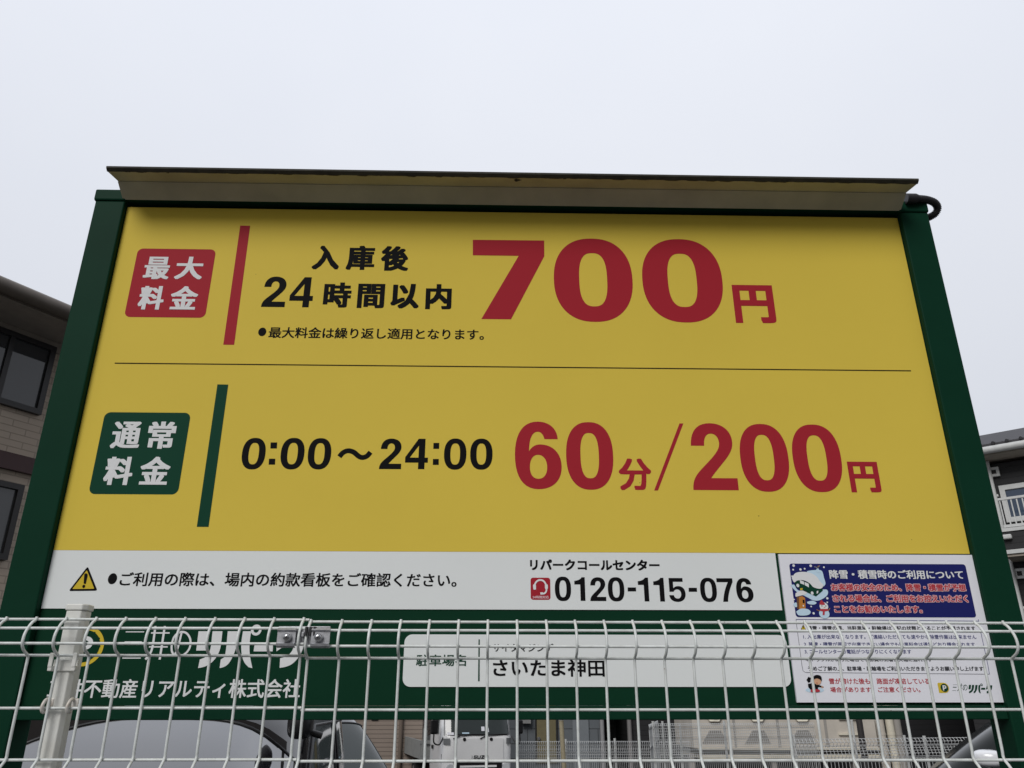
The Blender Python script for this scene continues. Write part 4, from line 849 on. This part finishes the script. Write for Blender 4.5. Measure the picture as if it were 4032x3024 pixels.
# ------------------------------------------------------------------ vehicles
M_BCAR = MAT('black_car_paint', (.007, .007, .008), .22, spec=.25, coat=.05)
M_VAN = MAT('glossy_black_paint', (.006, .006, .007), .07, spec=.5, coat=.9)
M_SHD = MAT('mirror_tinted_glass', (.02, .02, .024), .06, ior=3.6)
M_TRIM = MAT('black_trim', (.006, .006, .007), .4)
M_TYRE = MAT('tyre_rubber', (.02, .02, .02), .85); M_RIM = MAT('wheel_rim', (.45, .45, .46), .35, metal=.8)
M_LAMP = MAT('headlight_lens', (.62, .64, .66), .08, spec=.7)
M_CGL = MAT('car_glass', (.022, .032, .030), .05, spec=.4, ior=1.5)
M_WMR = MAT('white_mirror_shell', (.80, .81, .84), .2, coat=.5)
class Car:
    """smooth car shell in its own coordinates: x forward, y left, z up"""
    def __init__(s, root, L, Wd, H, belt, hood_z, xws0, xws1, xr0, xr1, paint, glass, n=5.0, tumble=.82, dome=.07):
        s.__dict__.update(locals()); del s.__dict__['s']
        s.f, s.r = L / 2, -L / 2; s.zr = H - dome
    def ring(s, v):      # v 0 belt .. 1 roof edge : front x, rear x, half width, z
        e = 1 - (1 - v) ** 1.15
        return s.xws0 + (s.xws1 - s.xws0) * v, s.xr0 + (s.xr1 - s.xr0) * v, s.Wd / 2 * (.965 + (s.tumble - .965) * (v ** 1.3)), s.belt + (s.zr - s.belt) * e
    def loop(s, xf, xr, b, z, n, N=96):
        a = (xf - xr) / 2; c = (xf + xr) / 2; return [(c + p[0], p[1], z) for p in sup(0, 0, a, b, n, N)]
    def body(s):
        m = MB(); N = 96; rings = [s.loop(s.f - .06, s.r + .06, s.Wd / 2 - .05, .24, 4), s.loop(s.f - .01, s.r + .01, s.Wd / 2 - .01, .34, 4), s.loop(s.f, s.r, s.Wd / 2, .60, 4), s.loop(s.f - .05, s.r + .03, s.Wd / 2 - .005, s.hood_z - .05, 4.2), s.loop(s.f - .12, s.r + .07, s.Wd / 2 - .03, s.hood_z, 4.4)]
        xf, xr, b, z = s.ring(0); rings.append(s.loop(xf + .02, xr - .02, b + .005, s.belt - .005, s.n))
        for k in range(11): rings.append(s.loop(*s.ring(k / 10), s.n))
        xf, xr, b, z = s.ring(1); c = (xf + xr) / 2
        for k in (.985, .95, .88, .75, .55, .3, .05):
            q_ = 1 - k; rings.append([(c + (p[0] - c) * k, p[1] * k, z + s.dome * (1 - k ** 3) ** .6) for p in s.loop(xf, xr, b, z, s.n)])
        vs = [p for r_ in rings for p in r_]; fs = []
        for i in range(len(rings) - 1):
            for k in range(N): fs.append((i * N + k, i * N + (k + 1) % N, (i + 1) * N + (k + 1) % N, (i + 1) * N + k))
        m.add(vs, fs, s.paint, True); m.add(rings[0], [tuple(range(N))[::-1]], s.paint); m.add(rings[-1], [tuple(range(N))], s.paint)
        return m.build('body', s.root)
    def front(s, u, v, off=.006, rear=False):
        xf, xr, b, z = s.ring(v); a = (xf - xr) / 2; c = (xf + xr) / 2; e = (1 - abs(u) ** s.n) ** (1 / s.n)
        return Vector((c - (a * e + off) if rear else c + a * e + off, b * u, z + off * .8))
    def side(s, w, v, sg, off=.006):
        xf, xr, b, z = s.ring(v); a = (xf - xr) / 2; c = (xf + xr) / 2; e = (1 - abs(w) ** s.n) ** (1 / s.n)
        return Vector((c + a * w, sg * (b * e + off), z))
    def patch(s, fn, outline, name, mat, trim=None, N=26):
        """window: outline(u in -1..1) -> (u0, v0, v1); strips across"""
        m = MB(); rows = 12; g_ = [];
        for i in range(N + 1):
            u, v0, v1 = outline(-1 + 2 * i / N); g_.append([fn(u, v0 + (v1 - v0) * j / rows) for j in range(rows + 1)])
        vs = [p for c in g_ for p in c]; fs = []
        for i in range(N):
            for j in range(rows): a = i * (rows + 1) + j; fs.append((a, a + rows + 1, a + rows + 2, a + 1))
        m.add(vs, fs, mat, True); o = m.build(name, s.root)
        if trim:
            loop = [c[0] for c in g_] + g_[-1][1:] + [c[-1] for c in g_[::-1]][1:] + g_[0][::-1][1:]
            m = MB(); m.tube(loop, trim, M_TRIM, 6); m.build('trim', o)
        return o
    def wheels(s, xs_, r_=.31):
        for x in xs_:
            for sg in (-1, 1):
                m = MB(); y = sg * (s.Wd / 2 - .09); m.tube([(x, y - .1, r_), (x, y - .07, r_), (x, y + .07, r_), (x, y + .1, r_)], [r_ * .93, r_, r_, r_ * .93], M_TYRE, 28); o = m.build('wheel', s.root)
                m = MB(); m.tube([(x, y - .105, r_), (x, y + .105, r_)], r_ * .62, M_RIM, 20); m.build('rim', o)
    def mirror(s, sg, x, z, mat):
        m = MB(); bm = bmesh.new(); bmesh.ops.create_icosphere(bm, subdivisions=3, radius=1)
        vs = [(x + v.co.x * .075, sg * (s.Wd / 2 + .12) + v.co.y * .12, z + v.co.z * .085) for v in bm.verts]; fs = [[v.index for v in f_.verts] for f_ in bm.faces]; bm.free()
        m.add(vs, fs, mat, True); m.tube([(x, sg * (s.Wd / 2 - .06), z - .06), (x, sg * (s.Wd / 2 + .08), z - .05)], .03, M_TRIM, 8); return m.build('door_mirror', s.root)
    def mirror_at(s, p, mat):
        m = MB(); bm = bmesh.new(); bmesh.ops.create_icosphere(bm, subdivisions=3, radius=1)
        pw = lambda t, e: math.copysign(abs(t) ** e, t)
        vs = [(p.x + pw(v.co.x, .75) * .085, p.y + pw(v.co.y, .6) * (.10 if mat is M_WMR else .062), p.z + pw(v.co.z, .6) * (.05 if mat is M_WMR else .075)) for v in bm.verts]; fs = [[v.index for v in f_.verts] for f_ in bm.faces]; bm.free()
        m.add(vs, fs, mat, True); e = s.Wd / 2 * math.copysign(1, p.y); m.tube([(p.x, p.y, p.z - .03), (p.x - .02, e * .98, p.z - .06)], .016, M_TRIM, 8); return m.build('door_mirror', s.root)
    def lamps(s):
        for sg in (-1, 1):
            m = MB(); bm = bmesh.new(); bmesh.ops.create_icosphere(bm, subdivisions=2, radius=1)
            vs = [(s.f - .20 + v.co.x * .14, sg * (s.Wd / 2 - .20) + v.co.y * .17, s.hood_z - .13 + v.co.z * .07) for v in bm.verts]; fs = [[v.index for v in f_.verts] for f_ in bm.faces]; bm.free()
            m.add(vs, fs, M_LAMP, True); m.build('headlight', s.root)
def arch(us, v0, v1, drop, p=4):
    return lambda t: (t * us, v0, v1 - drop * abs(t) ** p)
def sidewin(w0, w1, v0, v1, slope):
    def f_(t):
        w = w0 + (w1 - w0) * (t + 1) / 2; top = v1
        if slope: top = min(v1, v0 + (v1 - v0) * max(.04, (w1 - w) / slope)); 
        return (w, v0, top)
    return f_
# dark van at the left, its windscreen throwing back the sky
ra = thing('black_van', 'glossy black van with sky lit windscreen parked behind left end of the sign', 'car', (-1.86, 3.35, 0), R(-86))
c = Car(ra, 4.6, 1.86, 2.055, 1.12, 1.02, 1.60, .80, -2.1, -1.9, M_VAN, M_SHD)
c.body()
c.patch(lambda u, v: c.front(u, v, .007), lambda t: (t * .968, .03, .985 - .26 * abs(t) ** 6), 'frame_and_dark_reflection', MAT('black_border_and_reflection', (.010, .008, .007), .45, spec=.06))  # glass border; its left wedge stands in for a dark reflection
c.patch(lambda u, v: c.front(u, v, .011), lambda t: (t * .945, .06, .965 - (.40 * (-t) ** 1.8 if t < 0 else .27 * t ** 5)), 'windscreen', M_SHD, .009)  # left top edge cut low to leave the dark reflection wedge showing
for sg in (-1, 1): c.patch(lambda w_, v_, sg=sg: c.side(w_, v_, sg), sidewin(-.1, .80, .12, .9, .3), 'side_window', M_CGL, .010); c.patch(lambda w_, v_, sg=sg: c.side(w_, v_, sg), sidewin(-.85, -.2, .12, .9, 0), 'side_window', M_CGL, .010)
c.wheels((1.45, -1.4)); c.mirror_at(ra.matrix_basis.inverted() @ S(1185, 2846, 2.55), M_TRIM); c.mirror(-1, 1.05, 1.25, M_BCAR); c.lamps()
# second black car, nose to the right
rb = thing('black_hatchback', 'black hatchback facing right, parked beyond the van and left of the truck', 'car', (-2.12, 6.6, 0), R(-28))
c2 = Car(rb, 4.1, 1.68, 1.95, 1.05, .98, 1.30, .60, -1.95, -1.7, M_VAN, M_CGL)
c2.body(); c2.patch(c2.front, arch(.93, .06, .96, .12), 'windscreen', M_CGL, .010)
for sg in (-1, 1): c2.patch(lambda w_, v_, sg=sg: c2.side(w_, v_, sg), sidewin(-.1, .86, .1, .9, .35), 'side_window', M_CGL, .012); c2.patch(lambda w_, v_, sg=sg: c2.side(w_, v_, sg), sidewin(-.85, -.2, .1, .9, 0), 'side_window', M_CGL, .012)
c2.wheels((1.3, -1.25)); c2.mirror(1, 1.0, 1.15, M_BCAR); c2.mirror(-1, 1.0, 1.15, M_BCAR); c2.lamps()
# black car at the right with a white mirror
rc = thing('black_car', 'black car with white door mirror parked behind right end of the sign', 'car', (3.92, 4.9, 0), R(152))
c3 = Car(rc, 4.3, 1.7, 2.02, 1.22, 1.1, 1.40, .40, -2.0, -1.8, M_BCAR, M_CGL)
p3 = Matrix.Rotation(R(152), 4, 'Z') @ c3.front(.985, .75); g3 = S(4190, 2935, 4.0); rc.location = (g3.x - p3.x, g3.y - p3.y, 0); rc.matrix_basis = Matrix.Translation(rc.location) @ Matrix.Rotation(R(152), 4, 'Z')
M_CGD = MAT('dark_car_glass', (.008, .011, .010), .12, spec=.22)
c3.glass = M_CGD; c3.body(); c3.patch(c3.front, arch(.93, .06, .96, .12), 'windscreen', M_CGD, .010)
for sg in (-1, 1): c3.patch(lambda w_, v_, sg=sg: c3.side(w_, v_, sg), sidewin(-.1, .86, .1, .9, .35), 'side_window', M_CGD, .012); c3.patch(lambda w_, v_, sg=sg: c3.side(w_, v_, sg), sidewin(-.85, -.2, .1, .9, 0), 'side_window', M_CGD, .012)
c3.wheels((1.35, -1.3)); 
mw = rc.matrix_basis.inverted() @ S(3890, 2985, 3.7)
c3.mirror_at(mw, M_WMR); c3.lamps()

# white light truck
YT = 16.9
M_TRW = MAT('white_truck_paint', (.90, .905, .91), .22, spec=.5, coat=.3, noise=.05, nscale=2)
M_TGR = MAT('grey_truck_plastic', (.20, .21, .22), .5)
M_BED = MAT('grey_truck_bed_paint', (.30, .31, .30), .55, noise=.25, nscale=5)
tp = lambda x, y, dy=0.0: S(*K2(x, y), YT + dy)
c0 = tp(1525, 600).x
tr = thing('white_truck', 'white light dump truck with black mirrors facing the camera', 'truck', (c0, YT, 0))
m = MB()
hw = (tp(1985, 640).x - tp(1062, 640).x) / 2; cx = (tp(1985, 640).x + tp(1062, 640).x) / 2
zb = tp(1500, 475).z; zs_ = [(.52, .0, hw * .985), (.75, -.015, hw), (zb - .02, -.02, hw), (zb + .02, 0.0, hw * .995), (zb + .72, .26, hw * .955), (zb + .84, .40, hw * .92)]
rings = []
for z_, dy, w_ in zs_:
    n_ = 40; pr = sup(0, 0, w_, .85, 7, 64); rings.append([(cx + p[0], YT + dy + .85 - (dy * .5) + p[1] * (1 - dy * .5), z_) for p in pr])
vs = [p for r_ in rings for p in r_]; fs = [(i * 64 + k, i * 64 + (k + 1) % 64, (i + 1) * 64 + (k + 1) % 64, (i + 1) * 64 + k) for i in range(len(rings) - 1) for k in range(64)]
m.add(vs, fs, M_TRW, True); m.add(rings[-1], [tuple(range(64))], M_TRW); m.add(rings[0], [tuple(range(64))[::-1]], M_TRW)
cab = m.build('cab', tr)
def cabface(u, z_, off=.012):
    for (z0, d0, w0), (z1, d1, w1) in zip(zs_, zs_[1:]):
        if z0 <= z_ <= z1 + 1e-6:
            t = (z_ - z0) / (z1 - z0); dy = d0 + (d1 - d0) * t; w_ = w0 + (w1 - w0) * t
            return Vector((cx + u * w_, YT + dy + .85 - dy * .5 - .85 * (1 - dy * .5) * (1 - abs(u) ** 7) ** (1 / 7) - off, z_))
def cabpatch(name, u0, u1, z0, z1, mat, off=.012, parent=None, N=14, rows=8):
    m = MB(); vs = []; 
    for i in range(N + 1):
        for j in range(rows + 1): vs.append(cabface(u0 + (u1 - u0) * i / N, z0 + (z1 - z0) * j / rows, off))
    m.add(vs, [(i * (rows + 1) + j, (i + 1) * (rows + 1) + j, (i + 1) * (rows + 1) + j + 1, i * (rows + 1) + j + 1) for i in range(N) for j in range(rows)], mat, True); return m.build(name, parent or cab)
M_TGL = MAT('truck_glass', (.035, .045, .045), .05, spec=.6, ior=1.65)
ws = cabpatch('windscreen_surround', -.93, .93, zb + .022, zb + .70, M_TRIM, .008); wg = cabpatch('windscreen', -.89, .89, zb + .05, zb + .68, M_TGL, .014)
m = MB()
for x0, y0, x1, y1, mt in ((1135, 420, 1215, 452, M_PAP), (1320, 422, 1410, 438, M_ICE), (1570, 352, 1612, 405, M_PAP), (1630, 365, 1665, 420, M_PAP)):
    a = tp(x0, y0, .0); b_ = tp(x1, y1, .0); u_ = lambda xx: (xx - cx) / hw
    m = MB(); v4 = [cabface(u_(a.x), b_.z, .02), cabface(u_(b_.x), b_.z, .02), cabface(u_(b_.x), a.z, .02), cabface(u_(a.x), a.z, .02)]; m.add(v4, [(0, 1, 2, 3)], mt); m.build('paper', cab)
cabpatch('front_panel', -.70, .70, tp(1500, 765).z, zb - .035, M_TRW, .02)
for sx in (-1, 1): cabpatch('corner_vane', sx * .94, sx * .78, tp(1500, 570).z, tp(1500, 495).z, M_TGR, .03)
for x0, pts in ((1250, [(1205, 498), (1300, 470), (1440, 445), (1600, 448)]), (1550, [(1545, 500), (1640, 475), (1780, 448), (1925, 448)])):
    m = MB(); P = []
    for x, y in pts: w_ = tp(x, y); P.append(cabface((w_.x - cx) / hw, max(w_.z, zb + .025) if y < 480 else w_.z, .035))
    m.tube(P, .013, M_TRIM, 6); m.build('wiper', cab)
m = MB()
for x in (1347, 1688): w_ = tp(x, 508); p = cabface((w_.x - cx) / hw, w_.z, .0); m.tube([p + Vector((0, -.03, 0)), p + Vector((0, .02, 0))], .035, M_TRIM, 12)
m.build('panel_plug', cab)
for x0, x1, y0, y1, ax in ((935, 1025, 250, 440, 1100), (2025, 2105, 265, 445, 1975)):
    a = tp(x0, y0, .1); b_ = tp(x1, y1, .1); m = MB(); m.box((a.x, YT - .02, b_.z), (b_.x, YT + .10, a.z), M_TRIM, .035)
    e = tp(ax, 480, .1); m.tube([tuple(p) for p in spl([((a.x + b_.x) / 2, YT + .05, b_.z + .02), ((a.x + b_.x) / 2, YT + .02, b_.z - .16), ((a.x * .4 + b_.x * .6 + e.x) / 2, YT + .02, b_.z - .2), (e.x, YT + .12, e.z)], 5)], .016, M_TRIM, 6); m.build('side_mirror', tr)
lw = tp(1437, 708, -.03); lw2 = tp(1657, 750, -.03); m = MB()
LW = [path('M 0 0 L .22 0 L .30 .72 L .08 .72 M .09 .82 L .31 .82 L .33 1 L .11 1'), path('M 0 0 L .85 0 L .95 .55 L .35 .55 L .38 .78 L .98 .78 L 1 1 L .18 1 L .1 .38 L .7 .38 L .68 .22 L .02 .22'), path('M .05 1 L 0 .1 L .08 0 L .88 0 L 1 1 L .76 1 L .68 .24 L .22 .24 L .3 1'), path('M 0 0 L .88 0 L .9 .24 L .38 .24 L .98 .8 L 1 1 L .1 1 L .08 .76 L .6 .76 L .02 .22'), path('M .05 1 L 0 .1 L .08 0 L .88 0 L 1 1 L .76 1 L .68 .24 L .22 .24 L .3 1')]
xp = lw.x; tot = lw2.x - lw.x
for lps, wd in zip(LW, (.10, .215, .215, .215, .215)):
    m.poly([[(xp + p[0] * wd * tot * .94, lw2.z + p[1] * (lw.z - lw2.z)) for p in lp] for lp in (lps if len(lps) == 1 else lps[:1])], YT - .052, M_TRIM)
    if len(lps) == 2: m.poly([[(xp + p[0] * wd * tot * .94, lw2.z + p[1] * (lw.z - lw2.z)) for p in lps[1]]], YT - .052, M_TRIM)
    xp += wd * tot * 1.01
m.build('front_lettering', cab)
for sx in (-1, 1):
    m = MB(); zz0, zz1 = .66, tp(1500, 690).z
    P = [cabface(sx * .97, zz1, .02), cabface(sx * .62, zz1 - .17, .025), cabface(sx * .58, zz0 - .02, .025), cabface(sx * .97, zz0 - .02, .02)]; m.add(P + [p + Vector((0, .05, 0)) for p in P], [(0, 1, 2, 3), (0, 4, 5, 1), (1, 5, 6, 2), (2, 6, 7, 3), (3, 7, 4, 0)], M_TRIM); hl = m.build('headlight', tr)
    m = MB(); p = cabface(sx * .76, .74, .06); m.tube([p, p + Vector((0, .05, 0))], .085, M_LAMP, 16); m.build('lens', hl)
m = MB(); a = tp(1260, 772); zq = a.z
m.box((cx - .52, YT - .045, .60), (cx + .52, YT + .02, zq - .03), M_TRIM); m.box((cx - .40, YT - .06, zq - .13), (cx + .40, YT - .046, zq - .09), M_TRW); m.build('grille', cab)
m = MB(); m.box((cx - hw, YT - .14, .34), (cx + hw, YT + .2, .585), M_TRW, .04); m.build('bumper', tr)
m = MB(); m.box((cx - hw - .012, YT + .42, zb + .05), (cx - hw + .03, YT + 1.05, zb + .62), M_TGL); m.build('door_window', cab)
m = MB(); h_ = tp(945, 598, .9); m.box((cx - hw - .03, YT + .95, h_.z - .04), (cx - hw + .01, YT + 1.1, h_.z + .04), M_TRIM, .01); m.build('door_handle', cab)
a = S(*K2(638, 515), YT + 2.1); b_ = S(*K2(900, 740), YT + 2.1); a.x = cx - hw - .14; xR = cx + hw + .14
m = MB(); y0, y1 = YT + 1.95, YT + 5.0; m.box((a.x, y0, b_.z), (xR, y0 + .05, a.z), M_BED); m.box((a.x, y0 + .051, b_.z), (a.x + .05, y1, a.z), M_BED); m.box((xR - .05, y0 + .051, b_.z), (xR, y1, a.z), M_BED); m.box((a.x, y1 + .001, b_.z), (xR, y1 + .05, a.z), M_BED); m.box((a.x + .051, y0 + .051, b_.z), (xR - .051, y1, b_.z + .06), M_BED)
bw = xR - a.x
for k in range(9): x = a.x + .02 + k * (bw - .1) / 8; m.box((x, y0 - .05, b_.z + .002), (x + .06, y0 - .001, a.z - .002), M_BED)
m.box((a.x, y0 - .055, a.z - .07), (xR, y0 - .001, a.z + .003), M_BED); m.box((a.x, y0 - .056, b_.z - .003), (xR, y0 - .001, b_.z + .08), M_BED)
m.box((a.x + .06, y0 - .02, a.z + .004), (a.x + .10, y0 + .02, a.z + .26), M_BED); m.box((a.x + .13, y0 - .02, a.z + .004), (a.x + .16, y0 + .02, a.z + .22), M_BED); m.build('cargo_bed', tr)
m = MB(); m.box((cx - .4, YT + .3, .35), (cx + .4, y1, b_.z - .002), M_TRIM); m.build('chassis', tr)
for yy in (YT + .9, YT + 3.8):
    for sx in (-1, 1):
        m = MB(); x = cx + sx * (hw - .12); m.tube([(x - .1, yy, .36), (x + .1, yy, .36)], .36, M_TYRE, 24); wo = m.build('wheel', tr); m = MB(); m.tube([(x - .105, yy, .36), (x + .105, yy, .36)], .2, M_RIM, 16); m.build('rim', wo)
place(tr)
tr.rotation_euler = (0, 0, R(14))
